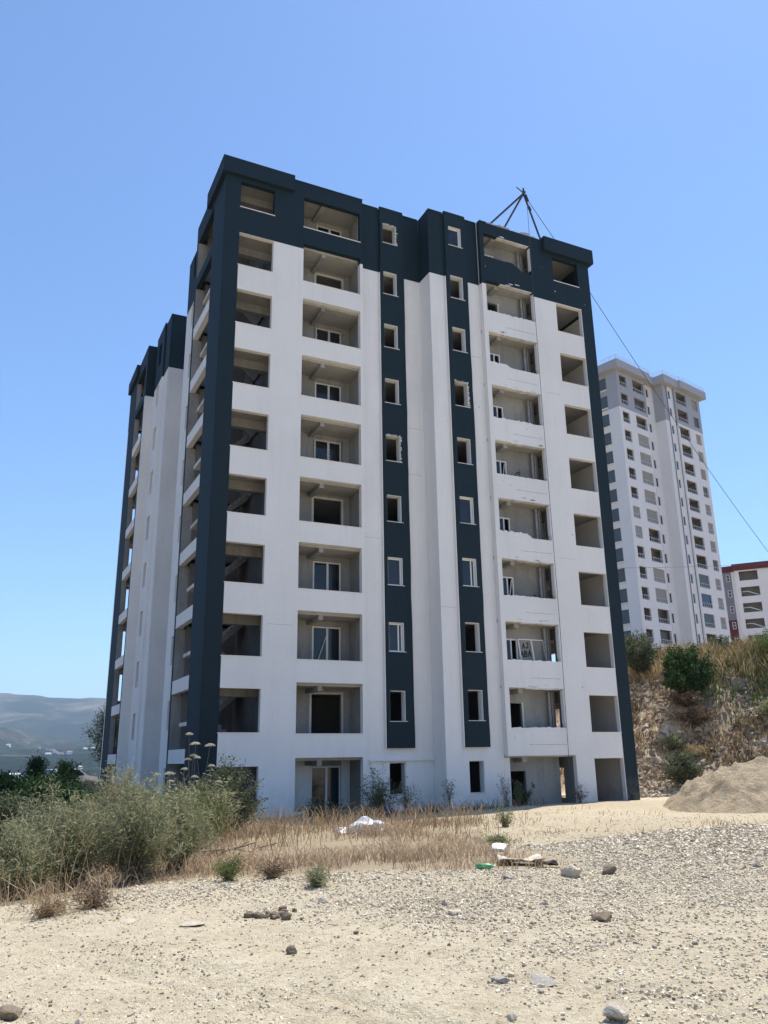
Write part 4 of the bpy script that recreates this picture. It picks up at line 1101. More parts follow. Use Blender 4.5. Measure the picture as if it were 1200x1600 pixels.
x, y, d = in_view(36000, 4.2, 22, power=0.5)
k = (RNG.random(len(x)) < 0.12 + 0.75 * sstep(0.0, 0.3, fbm(x * 0.8, y * 0.8, 3, 211))) & (grass_zone(x, y) < 0.5) & (soil_zone(x, y) < 0.6)
x, y, d = x[k], y[k], d[k]
c_ = stones('clods', x, y, 0.004 + 0.011 * RNG.random(len(x)) ** 2.5 + 0.0004 * d, M_CRUMB, 0.2)
tag(c_, 'brown earth crumbs strewn over the yard', 'clods', kind='stuff')
x, y, d = in_view(48000, 44, 66, 38, 56, power=1.0)
s_ = emb_s(x, y); k = (RNG.random(len(x)) < sstep(-1.0, 1.0, s_) * (1 - sstep(8, 10.5, s_)) * np.clip(0.20 + 1.2 * sstep(-0.05, 0.25, fbm(x * 0.33, y * 0.33, 3, 221)) * 0.8, 0, 1))
x, y, d = x[k], y[k], d[k]
r_ = stones('bank_rubble', x, y, 0.035 + 0.17 * RNG.random(len(x)) ** 2.5, M_RUBBLE, 0.3)
tag(r_, 'broken grey and brown rubble lying on the bank', 'rubble', kind='stuff')

def rock_mesh(seed, flat=0.6, mat=None, sub=3):
    """angular stone: a ball cut by many random planes"""
    bm = bmesh.new(); bmesh.ops.create_icosphere(bm, subdivisions=sub, radius=1.0)
    r_ = random.Random(seed); pl = [(Vector((r_.gauss(0, 1), r_.gauss(0, 1), r_.gauss(0, 1))).normalized(), 0.42 + 0.36 * r_.random()) for _ in range(12)]
    k3 = [r_.random() * 9 for _ in range(3)]
    for v in bm.verts:
        for nrm, dd in pl:
            q_ = v.co.dot(nrm)
            if q_ > dd: v.co -= nrm * (q_ - dd) * 0.97
        v.co *= 1 + 0.05 * math.sin(v.co.x * 7 + k3[0]) * math.sin(v.co.y * 6 + k3[1]) + 0.02 * r_.gauss(0, 1)
        v.co.z *= flat
    bmesh.ops.scale(bm, vec=(1.35, 1.35, 1.35), verts=bm.verts)
    me = bpy.data.meshes.new('rock'); bm.to_mesh(me); bm.free()
    me.materials.append(mat or M_ROCK); return me
RM = [rock_mesh(i, 0.45 + 0.06 * (i % 5), (M_ROCK, M_ROCKG, M_ROCK)[i % 3]) for i in range(8)]
def rock(x, y, s_, label, me=None, group=None, mat=None, squash=1.0, rz=None, sink=0.15):
    me = me or random.choice(RM)
    zs = [v.co.z for v in me.vertices]; lo, ht = min(zs) * s_ * squash, (max(zs) - min(zs)) * s_ * squash
    o = link('rock', me, None, (x, y, float(ground_h(x, y)) - lo - (sink + 0.08) * ht), (random.uniform(-.08, .08), random.uniform(-.08, .08), random.uniform(0, 6.28) if rz is None else rz), (s_ * random.uniform(.9, 1.3), s_ * random.uniform(.75, 1.0), s_ * squash))
    tag(o, label, 'rock', group); return o
rock(-3.62, -27.5, 0.085, 'largest angular pale rock at the bottom edge of the photo', rock_mesh(101, 0.75))
rock(-3.73, -26.26, 0.075, 'flat grey stone with a pointed edge lying on bare dirt', rock_mesh(103, 0.35, M_ROCKG))
rock(-3.38, -26.36, 0.105, 'flat bluish grey stone slab half sunk in the dirt', rock_mesh(105, 0.3, M_ROCKG))
rock(-1.30, -24.6, 0.11, 'low brown angular stone on the grey gravel', rock_mesh(107, 0.5, M_ROCKD))
rock(-7.28, -25.05, 0.085, 'brown clod cut by the left edge of the photo', rock_mesh(109, 0.6, M_ROCKD))
rock(-5.25, -22.2, 0.13, 'flat white stone embedded in the bare dirt, broader one', rock_mesh(111, 0.22), squash=0.7)
rock(-5.86, -21.6, 0.11, 'flat cream stone embedded in dirt beside a broader white one', rock_mesh(113, 0.2), squash=0.7)
rock(-4.78, -24.26, 0.05, 'small square dark stone alone on smooth dirt', rock_mesh(115, 0.8, M_ROCKD))
rock(0.75, -21.5, 0.13, 'blocky pale rock at the edge of the gravel by the rubbish', rock_mesh(117, 0.8))
rock(1.45, -21.5, 0.11, 'blocky brownish rock among white gravel below the rubbish', rock_mesh(119, 0.7, M_ROCKD))
rock(1.75, -17.9, 0.20, 'white flat rock where gravel meets the dry grass', rock_mesh(121, 0.4, M_CLOTH))
for i in range(44):
    x, y, d = in_view(1, 7.0, 20, 2, 50, power=1.0)
    if gravel_mask(x, y)[0] < 0.35 or grass_zone(x, y)[0] > 0.2: continue
    rock(float(x[0]), float(y[0]), 0.022 + 0.035 * random.random() + 0.001 * float(d[0]), 'loose fist-sized stone lying among the gravel', group='loose stones on the gravel')
for i in range(26):
    x, y, d = in_view(1, 5.0, 16, 2, 50, power=1.0)
    if gravel_mask(x, y)[0] > 0.3 or soil_zone(x, y)[0] > 0.3 or grass_zone(x, y)[0] > 0.2: continue
    rock(float(x[0]), float(y[0]), 0.014 + 0.02 * random.random(), 'small brown clod lying on bare dirt', rock_mesh(300 + i % 3, 0.7, M_ROCKD, 1) if i < 3 else bpy.data.objects.get('rock').data, 'clods on the bare dirt')
# crumbly clod heap
for i in range(14):
    rock(-4.25 + random.gauss(0, 0.16), -22.3 + random.gauss(0, 0.13), 0.03 + 0.04 * random.random(), 'brown clod in the small crumbled heap beside the gravel', rock_mesh(330 + i, 0.8, M_ROCKD, 1), 'crumbled clod heap')
# larger blocks of the rock outcrop on the embankment
OUT = ['highest pale rock block of the outcrop on the bank', 'angular pale block in the middle of the outcrop', 'pale rock block low in the outcrop']
for i, (x, y, s_) in enumerate(((33.4, 3.4, .5), (31.6, 2.0, .42), (30.2, 0.9, .4))):
    rock(x, y, s_, OUT[i], rock_mesh(400 + i, 1.0, M_RUBBLE_BIG), 'rock outcrop in the bank', sink=0.7)

# ------------------------------------------------------------------ rubbish in front of the building
def crumple(name, loc, size, mat, label, cat, seed, flat=0.5, rz=0):
    bm = bmesh.new(); bmesh.ops.create_icosphere(bm, subdivisions=3, radius=1.0); r_ = random.Random(seed)
    off_ = r_.random() * 50
    for v in bm.verts:
        f_ = float(fbm(np.array([v.co.x * 1.8 + off_]), np.array([v.co.y * 1.8 + v.co.z * 2.3]), 4, seed)[0])
        v.co *= 1 + 0.55 * f_; v.co.z = max(v.co.z, -0.35) * flat
    me = bpy.data.meshes.new(name); bm.to_mesh(me); bm.free(); me.materials.append(mat)
    o = link(name, me, None, (loc[0], loc[1], float(ground_h(loc[0], loc[1])) + size[2] * 0.25 * flat), (0, 0, rz), size)
    tag(o, label, cat); return o
crumple('plastic_sheet', (2.25, -10.5), (0.55, 0.35, 0.42), M_CLOTH, 'crumpled white plastic sheet lying behind the dry grass', 'plastic sheet', 5, 0.7)
crumple('plastic_sheet', (1.75, -10.2), (0.30, 0.22, 0.2), M_CLOTH, 'smaller crumpled white plastic scrap left of the big sheet', 'plastic sheet', 8, 0.6)
crumple('plastic_bag', (6.6, -3.1), (0.3, 0.22, 0.34), M_BLUEBAG, 'dark blue plastic bag in the weeds by the wall', 'bag', 12, 0.9)
bt = empty('bottle', (-0.12, -20.35, float(ground_h(-0.12, -20.35)) + 0.045), math.radians(-30))
tag(bt, 'green plastic bottle lying where dry grass meets gravel', 'bottle')
MB().tube([(-0.14, 0, 0), (-0.13, 0, 0), (0.07, 0, 0), (0.12, 0, 0), (0.15, 0, 0)], [0.03, 0.045, 0.045, 0.03, 0.016], 12).build('body', M_GREENP, bt, True)
MB().tube([(0.151, 0, 0), (0.18, 0, 0)], 0.02, 10).build('cap', M_CLOTH, bt)
def sheet(name, c, w, l, rz, mat, label, cat, seed, amp=0.05, th=0.012):
    n = 14; u = np.linspace(-.5, .5, n); U, W = np.meshgrid(u, u)
    X = U * w; Y = W * l; ca, sa = math.cos(rz), math.sin(rz)
    GX, GY = c[0] + X * ca - Y * sa, c[1] + X * sa + Y * ca
    Z = ground_h(GX, GY) + 0.03 + amp * (fbm(U * 3 + seed, W * 3, 3, seed) + 0.6) * (0.4 + np.hypot(U, W))
    V = np.stack([GX, GY, Z], -1).reshape(-1, 3); idx = np.arange(n * n).reshape(n, n)
    Q = np.stack([idx[:-1, :-1], idx[:-1, 1:], idx[1:, 1:], idx[1:, :-1]], -1).reshape(-1, 4)
    o = link(name, np_mesh(name, V, Q, None, mat, True)); md = o.modifiers.new('thickness', 'SOLIDIFY'); md.thickness = th
    tag(o, label, cat); return o
sheet('cardboard_sheet', (0.80, -20.05), 0.75, 0.55, -0.5, M_CARD, 'faded cream cardboard sheet lying on the gravel edge', 'cardboard', 31, 0.10)
sheet('rag', (0.98, -20.55), 0.34, 0.10, -0.4, M_BLACKRAG, 'black rag strip beside the cardboard sheet', 'rag', 33, 0.07)
wb_ = empty('timber_block', (-3.09, -14.62, float(ground_h(-3.09, -14.62))), math.radians(10))
tag(wb_, 'weathered timber offcut lying in the dry weeds', 'timber')
MB().box(-0.26, 0.26, -0.06, 0.06, 0.02, 0.16).build('block', M_WOOD, wb_); MB().bar((0.1, -.1, .1), (0.75, -.16, .22), 0.07, 0.03).build('slat', M_WOOD, wb_)
for i in range(5):
    x, y = -2.2 + random.gauss(0, .5), -14.4 + random.gauss(0, .5); a = random.random() * 3.1
    g0 = float(ground_h(x, y))
    o = MB().bar((x, y, g0 + .05), (x + .6 * math.cos(a), y + .6 * math.sin(a), g0 + .12), 0.05, 0.02).build('stick', M_WOOD)
    tag(o, 'dry grey stick lying beside the timber offcut', 'stick', 'sticks by the timber')
# broken boards and dark brushwood against the wall of the left wing
for i in range(9):
    x, y = 4.6 + random.gauss(0, .9), -2.6 + random.gauss(0, .5); a = random.uniform(-.5, .5); g0 = float(ground_h(x, y))
    o = MB().bar((x - .7 * math.cos(a), y - .7 * math.sin(a), g0 + .08), (x + .7 * math.cos(a), y + .7 * math.sin(a), g0 + .3 + .3 * random.random()), 0.10, 0.03).build('board', M_WOOD)
    tag(o, 'dark broken board in the rubbish under the left wing', 'board', 'broken boards by the wall')

# ------------------------------------------------------------------ parked car on the far ridge
def car(loc, rz):
    c = empty('parked_car', loc, rz)
    tag(c, 'white car parked on the ridge beyond the dry grass', 'car')
    prof = [(-2.05, .35), (-2.1, .75), (-1.95, .95), (-1.5, 1.02), (-0.95, 1.42), (0.55, 1.45), (1.25, 1.02), (2.0, .88), (2.12, .6), (2.08, .35)]
    MB().prism(prof, 'y', -0.84, 0.84).build('body', M_CARPAINT, c)
    for s_ in (-1, 1):
        MB().prism([(-1.3, 1.03), (-0.9, 1.36), (-0.25, 1.38), (-0.25, 1.03)], 'y', s_ * 0.842, s_ * 0.85).build('window', M_GLASS, c)
        MB().prism([(-0.18, 1.03), (-0.18, 1.38), (0.5, 1.38), (1.05, 1.03)], 'y', s_ * 0.842, s_ * 0.85).build('window', M_GLASS, c)
        for wx in (-1.3, 1.3):
            w = MB().tube([(wx, s_ * 0.68, .33), (wx, s_ * 0.87, .33)], 0.33, 18).build('wheel', M_TYRE, c)
            MB().tube([(wx, s_ * 0.871, .33), (wx, s_ * 0.885, .33)], 0.2, 14).build('rim', M_RAIL, w)
        MB().box(2.10, 2.14, s_ * .55 - .16, s_ * .55 + .16, .66, .78).build('headlight', M_RAIL, c)
        MB().box(-2.13, -2.085, s_ * .6 - .14, s_ * .6 + .14, .7, .85).build('tail_light', M_RED, c)
    MB().prism([(1.22, 1.07), (0.6, 1.42), (0.63, 1.435), (1.26, 1.075)], 'y', -.7, .7).build('windscreen', M_GLASS, c)
    MB().prism([(-1.47, 1.06), (-1.0, 1.40), (-1.03, 1.415), (-1.51, 1.06)], 'y', -.7, .7).build('rear_window', M_GLASS, c)
car((-2.0, 29.5, float(ground_h(-2.0, 29.5))), math.radians(25))

# ------------------------------------------------------------------ far houses in the valley
hr = random.Random(77)
for i in range(34):
    az = math.radians(hr.uniform(-1.0, 10.5)); d = hr.uniform(1500, 3900)
    x, y = CAM[0] + d * math.sin(az), CAM[1] + d * math.cos(az); z = float(far_h(np.array([x]), np.array([y]))[0])
    h = empty('house', (x, y, z), hr.uniform(0, 3))
    tag(h, 'tiny pale house far off in the hazy valley', 'house', 'houses in the valley')
    w_, l_, t_ = hr.uniform(7, 12), hr.uniform(9, 22), hr.uniform(4, 8)
    MB().box(-l_ / 2, l_ / 2, -w_ / 2, w_ / 2, -3, t_).build('wall', M_TWHITE, h)
    MB().prism([(-w_ / 2 - .4, t_), (0, t_ + 2.2), (w_ / 2 + .4, t_)], 'x', -l_ / 2 - .4, l_ / 2 + .4).build('roof', M_TILE if i % 2 else M_TWHITE, h)

# ------------------------------------------------------------------ vegetation
def blades(name, x, y, h, width, mat, bend=0.45, z=None, splay=None):
    n = len(x)
    z = ground_h(x, y) - 0.02 if z is None else z
    a = RNG.random(n) * 2 * math.pi; f = RNG.random(n) * 2 * math.pi
    dx, dy = np.cos(a), np.sin(a)
    px, py = np.cos(f) * width / 2, np.sin(f) * width / 2
    b = bend * (0.3 + RNG.random(n)) * h
    if splay is not None: b = b * splay
    V = np.zeros((n, 7, 3))
    for i, (t, w) in enumerate(((0, 1), (0.5, 0.75), (0.82, 0.45))):
        cx = x + dx * b * t * t; cy = y + dy * b * t * t; cz = z + h * t * (1 - 0.12 * bend * t)
        V[:, 2 * i] = np.stack([cx - px * w, cy - py * w, cz], -1); V[:, 2 * i + 1] = np.stack([cx + px * w, cy + py * w, cz], -1)
    V[:, 6] = np.stack([x + dx * b, y + dy * b, z + h * (1 - 0.12 * bend) - 0.2 * b], -1)
    o = (np.arange(n) * 7)[:, None]
    Q = np.concatenate([o + np.array([[0, 1, 3, 2]]), o + np.array([[2, 3, 5, 4]])]); T = o + np.array([[4, 5, 6]])
    return link(name, np_mesh(name, V.reshape(-1, 3), Q, T, mat, False))

def clumpy(n, mask, dmin, dmax, a0, a1, csize=0.35, seed=0, power=1.0, thr=None):
    x, y, d = in_view(n, dmin, dmax, a0, a1, power)
    p = mask(x, y)
    c = vnoise(x / csize, y / csize, 500 + seed)
    k = RNG.random(n) < p * np.clip(0.15 + 1.3 * c, 0, 1)
    return x[k], y[k], d[k]

# dry grass strip
x, y, d = clumpy(46000, lambda x, y: grass_zone(x, y) * sstep(-0.42, 0.18, fbm(x * 0.6, y * 0.6, 3, 605)), 10, 32, 2, 46, 0.5, 1, 0.8)
hh = (0.13 + 0.42 * vnoise(x * 0.55, y * 0.55, 610) ** 1.4) * (0.55 + 0.7 * RNG.random(len(x)))
hh *= 1 - 0.6 * sstep(0.5, 3.0, x - 0.4 * (y + 19))
tag(blades('dry_grass', x, y, hh, 0.010 + 0.0004 * d, F_RUST, 0.9), 'matted straw and rusty dry grass in front of the building', 'grass', kind='stuff')
x, y, d = clumpy(9000, lambda x, y: grass_zone(x, y) * sstep(-15.5, -9, y), 14, 32, 2, 40, 0.6, 2, 0.8)
tag(blades('straw_grass', x, y, 0.35 + 0.55 * RNG.random(len(x)), 0.010 + 0.0004 * d, F_STRAW, 0.6), 'taller pale straw stalks at the back of the dry strip', 'grass', kind='stuff')
# sparse dry tufts on the tan dirt by the right wing
def sparse_right(x, y):
    n = fbm(x * 0.7, y * 0.7, 3, 620)
    return sstep(0.05, 0.45, n) * (1 - grass_zone(x, y)) * (1 - sstep(-4.5, -2.6, y)) * sstep(-18.5, -17, y) * sstep(0, 3, x) * (1 - sstep(11, 15, x))
x, y, d = clumpy(9000, sparse_right, 14, 34, 20, 52, 0.3, 3, 1.0)
tag(blades('dry_tufts', x, y, 0.06 + 0.22 * RNG.random(len(x)) ** 2, 0.010 + 0.0004 * d, F_STRAW, 0.9), 'thin dry tufts scattered on tan dirt before the right wing', 'grass', kind='stuff')
# undergrowth below the shrubs on the left
def left_zone(x, y): return soil_zone(x, y) * (1 - sstep(-3.5, 12, y))
x, y, d = clumpy(60000, left_zone, 11, 40, -30, 24, 0.45, 4, 0.8)
tag(blades('brown_undergrowth', x, y, 0.12 + 0.42 * RNG.random(len(x)) ** 1.8, 0.010 + 0.0004 * d, F_RUST, 1.1), 'tangled brown dry undergrowth below the left shrubs', 'grass', kind='stuff')
def ridge_zone(x, y): return (1 - sstep(-0.6, 0.0, x)) * sstep(-12, -6, y) * (1 - sstep(28, 33, y)) * sstep(-22.0, -16.0, x + 0.03 * y)
x, y, d = clumpy(110000, ridge_zone, 20, 66, -20, 13, 0.8, 5, 1.0)
tag(blades('golden_grass', x, y, 0.45 + 0.65 * RNG.random(len(x)), 0.012 + 0.0006 * d, F_GOLD, 0.5), 'golden dry grass along the ridge left of the building', 'grass', kind='stuff')
# embankment cover
def bank_zone(x, y):
    s_ = emb_s(x, y); n = fbm(x * 0.35, y * 0.35, 3, 640)
    return sstep(0.5, 2.5, s_) * np.clip(0.07 + 0.95 * sstep(7.5, 10.5, s_) + 0.75 * sstep(0.05, 0.35, n), 0, 1)
x, y, d = clumpy(120000, bank_zone, 44, 80, 37, 56, 0.7, 6, 1.0)
s_ = emb_s(x, y)
k = RNG.random(len(x)) < np.where(s_ > 8.5, 0.75, 0.35)
tag(blades('golden_bank_grass', x[k], y[k], (0.30 + 0.75 * RNG.random(k.sum())) * np.where(s_[k] > 8.5, 1.1, 0.55), 0.035 + 0.0007 * d[k], F_GOLD, 0.5), 'golden dry grass along the top of the rocky bank', 'grass', kind='stuff')
k = ~k
tag(blades('brown_bank_scrub', x[k], y[k], 0.18 + 0.45 * RNG.random(k.sum()), 0.035 + 0.0007 * d[k], F_BROWN, 1.0), 'brown dead scrub clinging to the rocky bank', 'grass', kind='stuff')
def bank_green(x, y): return np.exp(-((x - 35.0) / 2.6) ** 2 - ((y - 2.8) / 2.4) ** 2) + 0.6 * np.exp(-((x - 31.0) / 0.9) ** 2 - ((y - 3.6) / 1.2) ** 2)
x, y, d = clumpy(14000, bank_green, 48, 64, 42, 56, 0.5, 7, 1.0)
tag(blades('green_bank_grass', x, y, 0.5 + 0.8 * RNG.random(len(x)), 0.05, F_LIME, 0.5), 'tall green grass patch near the top right of the bank', 'grass', kind='stuff')
def bank_crest(x, y):
    s_ = emb_s(x, y); return sstep(9.0, 10.5, s_) * (1 - sstep(16, 20, s_))
x, y, d = clumpy(14000, bank_crest, 48, 90, 37, 56, 0.8, 8, 1.0)
tag(blades('pale_crest_stalks', x, y, 0.7 + 0.8 * RNG.random(len(x)), 0.05, F_STRAW, 0.35), 'pale seed stalks standing along the crest of the bank', 'grass', kind='stuff')

def shrub(name, label, cat, base, h, r, nst, nleaf, ll, lw, mat, stemmat, group=None, upright=0.5, seed=0, t0=0.25, parent_z=None, droop=0.0):
    g = np.random.default_rng(1000 + seed)
    bz = float(ground_h(base[0], base[1])) if parent_z is None else parent_z
    e = empty(name, (base[0], base[1], bz)); tag(e, label, cat, group)
    a = g.random(nst) * 2 * math.pi; sp = np.sqrt(g.random(nst))
    lobes = 1 + 0.30 * np.sin(a * 2 + seed) + 0.20 * np.sin(a * 3.0 + 2.1 * seed)
    ex = np.cos(a) * sp * r * lobes; ey = np.sin(a) * sp * r * lobes
    hz = h * (1 - (1 - upright) * sp ** 2) * (0.45 + 0.72 * g.random(nst) ** 1.2)
    bx = (g.random(nst) - .5) * 0.35 * r; by = (g.random(nst) - .5) * 0.35 * r
    k1, k2 = g.normal(0, 0.06 * r, nst), g.normal(0, 0.06 * r, nst)
    def P(t, i=slice(None)):
        q = t ** 1.5
        return np.stack([bx[i] + (ex[i] - bx[i]) * q + k1[i] * np.sin(t * 6), by[i] + (ey[i] - by[i]) * q + k2[i] * np.sin(t * 5), hz[i] * (t ** 0.9) - droop * h * t ** 3 * sp[i]], -1)
    # stems: thin ribbons crossing through the foliage
    ts = np.linspace(0, 1, 5); V = np.zeros((nst, 5, 2, 3)); sw = (0.006 + 0.004 * r)
    f = g.random(nst) * 6.28
    for j, t in enumerate(ts):
        p = P(np.full(nst, t)); w = sw * (1 - 0.75 * t)
        V[:, j, 0] = p + np.stack([np.cos(f) * w, np.sin(f) * w, 0 * f], -1); V[:, j, 1] = p - np.stack([np.cos(f) * w, np.sin(f) * w, 0 * f], -1)
    o = (np.arange(nst) * 10)[:, None]
    Q = np.concatenate([o + np.array([[2 * j, 2 * j + 1, 2 * j + 3, 2 * j + 2]]) for j in range(4)])
    link('stems', np_mesh('stems', V.reshape(-1, 3), Q, None, stemmat, False), e)
    # leaves
    n = nst * nleaf
    i = g.integers(0, nst, n); t = t0 + (1 - t0) * g.random(n) ** 0.7
    c = P(t, i) + g.normal(0, 0.035 * r + 0.02, (n, 3))
    dr = g.normal(0, 1, (n, 3)); dr[:, 2] = dr[:, 2] * 0.6 + 0.45; dr /= np.linalg.norm(dr, axis=1)[:, None]
    sd_ = np.cross(dr, g.normal(0, 1, (n, 3))); sd_ /= np.linalg.norm(sd_, axis=1)[:, None] + 1e-9
    L = ll * (0.6 + 0.8 * g.random(n))[:, None]; W = lw * (0.6 + 0.8 * g.random(n))[:, None]
    V = np.stack([c, c + dr * L * 0.45 + sd_ * W / 2, c + dr * L, c + dr * L * 0.45 - sd_ * W / 2], 1)
    Q = (np.arange(n) * 4)[:, None] + np.array([[0, 1, 2, 3]])
    link('foliage', np_mesh('foliage', V.reshape(-1, 3), Q, None, mat, False), e)
    return e

SH = [  # shrubs of the left bank
    ('grey-green feathery shrub at the left edge beside the track', (-6.95, -17.7), 1.15, 0.80, 150, 60, F_SAGE),
    ('pale sage shrub second from the left edge', (-6.05, -17.1), 1.45, 0.75, 160, 60, F_SAGE),
    ('broad grey-green shrub in the middle of the left thicket', (-5.05, -17.2), 1.75, 0.85, 190, 62, F_SAGE),
    ('olive shrub leaning out at the right end of the left thicket', (-4.2, -16.4), 1.45, 0.70, 170, 60, F_SAGE),
    ('greyish shrub standing behind the broad one in the left thicket', (-4.9, -14.0), 2.0, 0.9, 170, 60, F_SAGE),
    ('dense olive shrub behind the left edge shrub', (-6.4, -14.2), 1.9, 0.9, 170, 60, F_SAGE),
    ('straw-tipped shrub below the white flower heads', (-3.0, -12.4), 1.2, 0.95, 150, 55, F_LIME),
    ('leafy grey bush in front of the dark corner pier', (-1.5, -9.6), 1.85, 0.90, 200, 80, F_OLIVE),
    ('twiggy bush between flower heads and corner bush', (-2.2, -10.6), 1.6, 0.8, 120, 50, F_SAGE),
    ('dry golden bush on the slope left of the flowers', (-4.1, -8.5), 1.5, 1.1, 130, 50, F_GOLD),
    ('pale dry bush on the ridge by the far wing', (-2.3, 4.0), 1.3, 1.2, 120, 45, F_GOLD),
]
for i, (lab, b, h, r, ns, nl, mt) in enumerate(SH):
    shrub('shrub', lab, 'shrub', b, h, r, int(ns * 1.0), int(nl * 0.95), 0.10 if b[1] < -13 else 0.12, 0.017 if b[1] < -13 else 0.030, mt, M_DRYSTEM, 'shrubs of the left bank', 0.55, i, 0.2)
# plants along the foot of the front wall
WL = [
    ('bushy olive weed against the recess between the wings', (6.6, -2.2), 1.75, 0.95, 110, 40, F_OLIVE, 'shrub'),
    ('thin dry weed beside the olive weed by the recess', (8.3, -1.2), 1.3, 0.5, 34, 22, F_BROWN, 'weed'),
    ('dark upright weed at the corner of the projecting bay', (10.1, -1.6), 1.35, 0.28, 16, 26, F_OLIVE, 'weed'),
    ('tall dry weed before the ground floor strip window', (12.7, -1.9), 1.5, 0.45, 18, 14, F_BROWN, 'weed'),
    ('dark leafy weed at the left jamb of the wide ground floor opening', (13.5, -1.6), 1.0, 0.4, 24, 26, F_OLIVE, 'weed'),
    ('dark green plant just inside the wide ground floor opening', (14.4, -0.7), 0.7, 0.5, 40, 36, F_DARK, 'weed'),
    ('brown twiggy weed at the right jamb of the wide ground floor opening', (16.7, -1.7), 0.85, 0.4, 30, 16, F_BROWN, 'weed'),
    ('small olive weed behind the white plastic sheet', (3.6, -3.4), 0.9, 0.6, 60, 24, F_OLIVE, 'weed'),
    ('dark dead brushwood heap under the left loggia', (4.4, -2.9), 0.7, 1.1, 120, 10, F_BROWN, 'brushwood'),
    ('dark dead brushwood further right under the loggia', (5.6, -3.2), 0.5, 0.8, 90, 10, F_BROWN, 'brushwood'),
]
def wall_foot(x, y): return np.exp(-((y + 1.9 + 0.02 * x) / 0.8) ** 2) * sstep(3.5, 6, x) * (1 - sstep(13.5, 15, x)) * sstep(-0.25, 0.3, fbm(x * 0.9, y * 0.9, 3, 650))
x, y, d = clumpy(26000, wall_foot, 28, 46, 20, 42, 0.3, 9, 1.0)
tag(blades('wall_foot_weeds', x, y, 0.12 + 0.5 * RNG.random(len(x)) ** 2, 0.024, F_BROWN, 0.8), 'low dead weeds along the foot of the front wall', 'grass', kind='stuff')
x, y, d = in_view(700, 12, 27, -2, 17, 1.0)
k = (soil_zone(x, y) > 0.4) & (y < -6) & (x > -7.6)
tag(blades('straw_stalks', x[k], y[k], 0.9 + 1.0 * RNG.random(k.sum()), 0.012, F_STRAW, 0.5), 'tall bleached stalks sticking out of the left thicket', 'grass', kind='stuff')
for i, (lab, b, h, r, ns, nl, mt, cat) in enumerate(WL):
    shrub(cat if cat != 'brushwood' else 'brushwood_heap', lab, cat, b, h, r, ns, nl, 0.08, 0.025, mt, M_DRYSTEM, None, 0.75 if cat == 'weed' else 0.5, 40 + i, 0.3)
# low tufts standing in the gravel
for i, (lab, b, h, r, mt) in enumerate((('spiky grey-green tuft alone on the gravel', (-3.04, -20.46), 0.26, 0.24, F_SAGE), ('yellow-flowered weed at the edge of the gravel', (-3.9, -18.9), 0.38, 0.35, F_LIME),
                                        ('green spiky tuft at the right of the dry grass', (6.2, -11.5), 0.6, 0.4, F_LIME), ('dry brown tuft beside the yellow-flowered weed', (-3.3, -19.2), 0.24, 0.4, F_BROWN),
                                        ('wispy dry tuft on the dirt at the left edge', (-6.7, -20.6), 0.25, 0.5, F_STRAW), ('second wispy dry tuft beside the left edge shrub', (-6.1, -20.3), 0.22, 0.4, F_BROWN),
                                        ('low green weed patch above the gravel bank', (2.9, -16.2), 0.22, 0.6, F_LIME))):
    shrub('weed_tuft', lab, 'weed', b, h, r, 60, 14, 0.10, 0.010, mt, M_DRYSTEM, None, 0.6, 80 + i, 0.1)
# bushes of the rocky bank
BK = [
    ('round grey olive bush on the crest of the bank', (31.6, 9.6), 2.5, 1.6, 210, 90, 0.16, 0.07, F_OLIVE),
    ('dense dark green bush near the top of the bank', (30.2, 4.4), 2.9, 1.45, 240, 110, 0.14, 0.08, F_DARK),
    ('low green scrub bush at the foot of the bank behind the sand', (25.9, 1.2), 1.7, 0.9, 150, 70, 0.13, 0.05, F_OLIVE),
    ('low brown scrub in the middle of the bank', (29.6, 3.4), 0.9, 1.1, 120, 60, 0.13, 0.05, F_BROWN),
    ('small golden scrub left of the pale rocks', (28.2, 2.6), 0.8, 0.9, 110, 50, 0.12, 0.05, F_GOLD),
    ('dry brown bush beside the dark corner of the building', (25.3, 5.2), 0.9, 1.0, 110, 50, 0.12, 0.05, F_BROWN),
    ('brown thicket below the dark green bush', (29.9, 4.3), 1.0, 1.3, 130, 45, 0.12, 0.05, F_BROWN),
    ('green bush at the right edge on top of the bank', (36.5, 2.6), 2.0, 1.6, 150, 60, 0.14, 0.06, F_LIME),
    ('grey-green scrub right of the outcrop', (32.6, 0.6), 1.3, 0.9, 110, 50, 0.13, 0.05, F_SAGE),
    ('pale green scrub in the middle of the bank', (27.6, 3.4), 0.9, 0.7, 80, 40, 0.12, 0.05, F_SAGE),
    ('small crest bush before the tower entrance', (35.5, 6.5), 1.4, 1.3, 130, 55, 0.14, 0.06, F_OLIVE),
]
for i, (lab, b, h, r, ns, nl, ll, lw, mt) in enumerate(BK):
    shrub('bush', lab, 'bush', b, h, r, ns, nl, ll, lw, mt, M_BARK, 'bushes on the rocky bank', 0.62, 120 + i, 0.25)

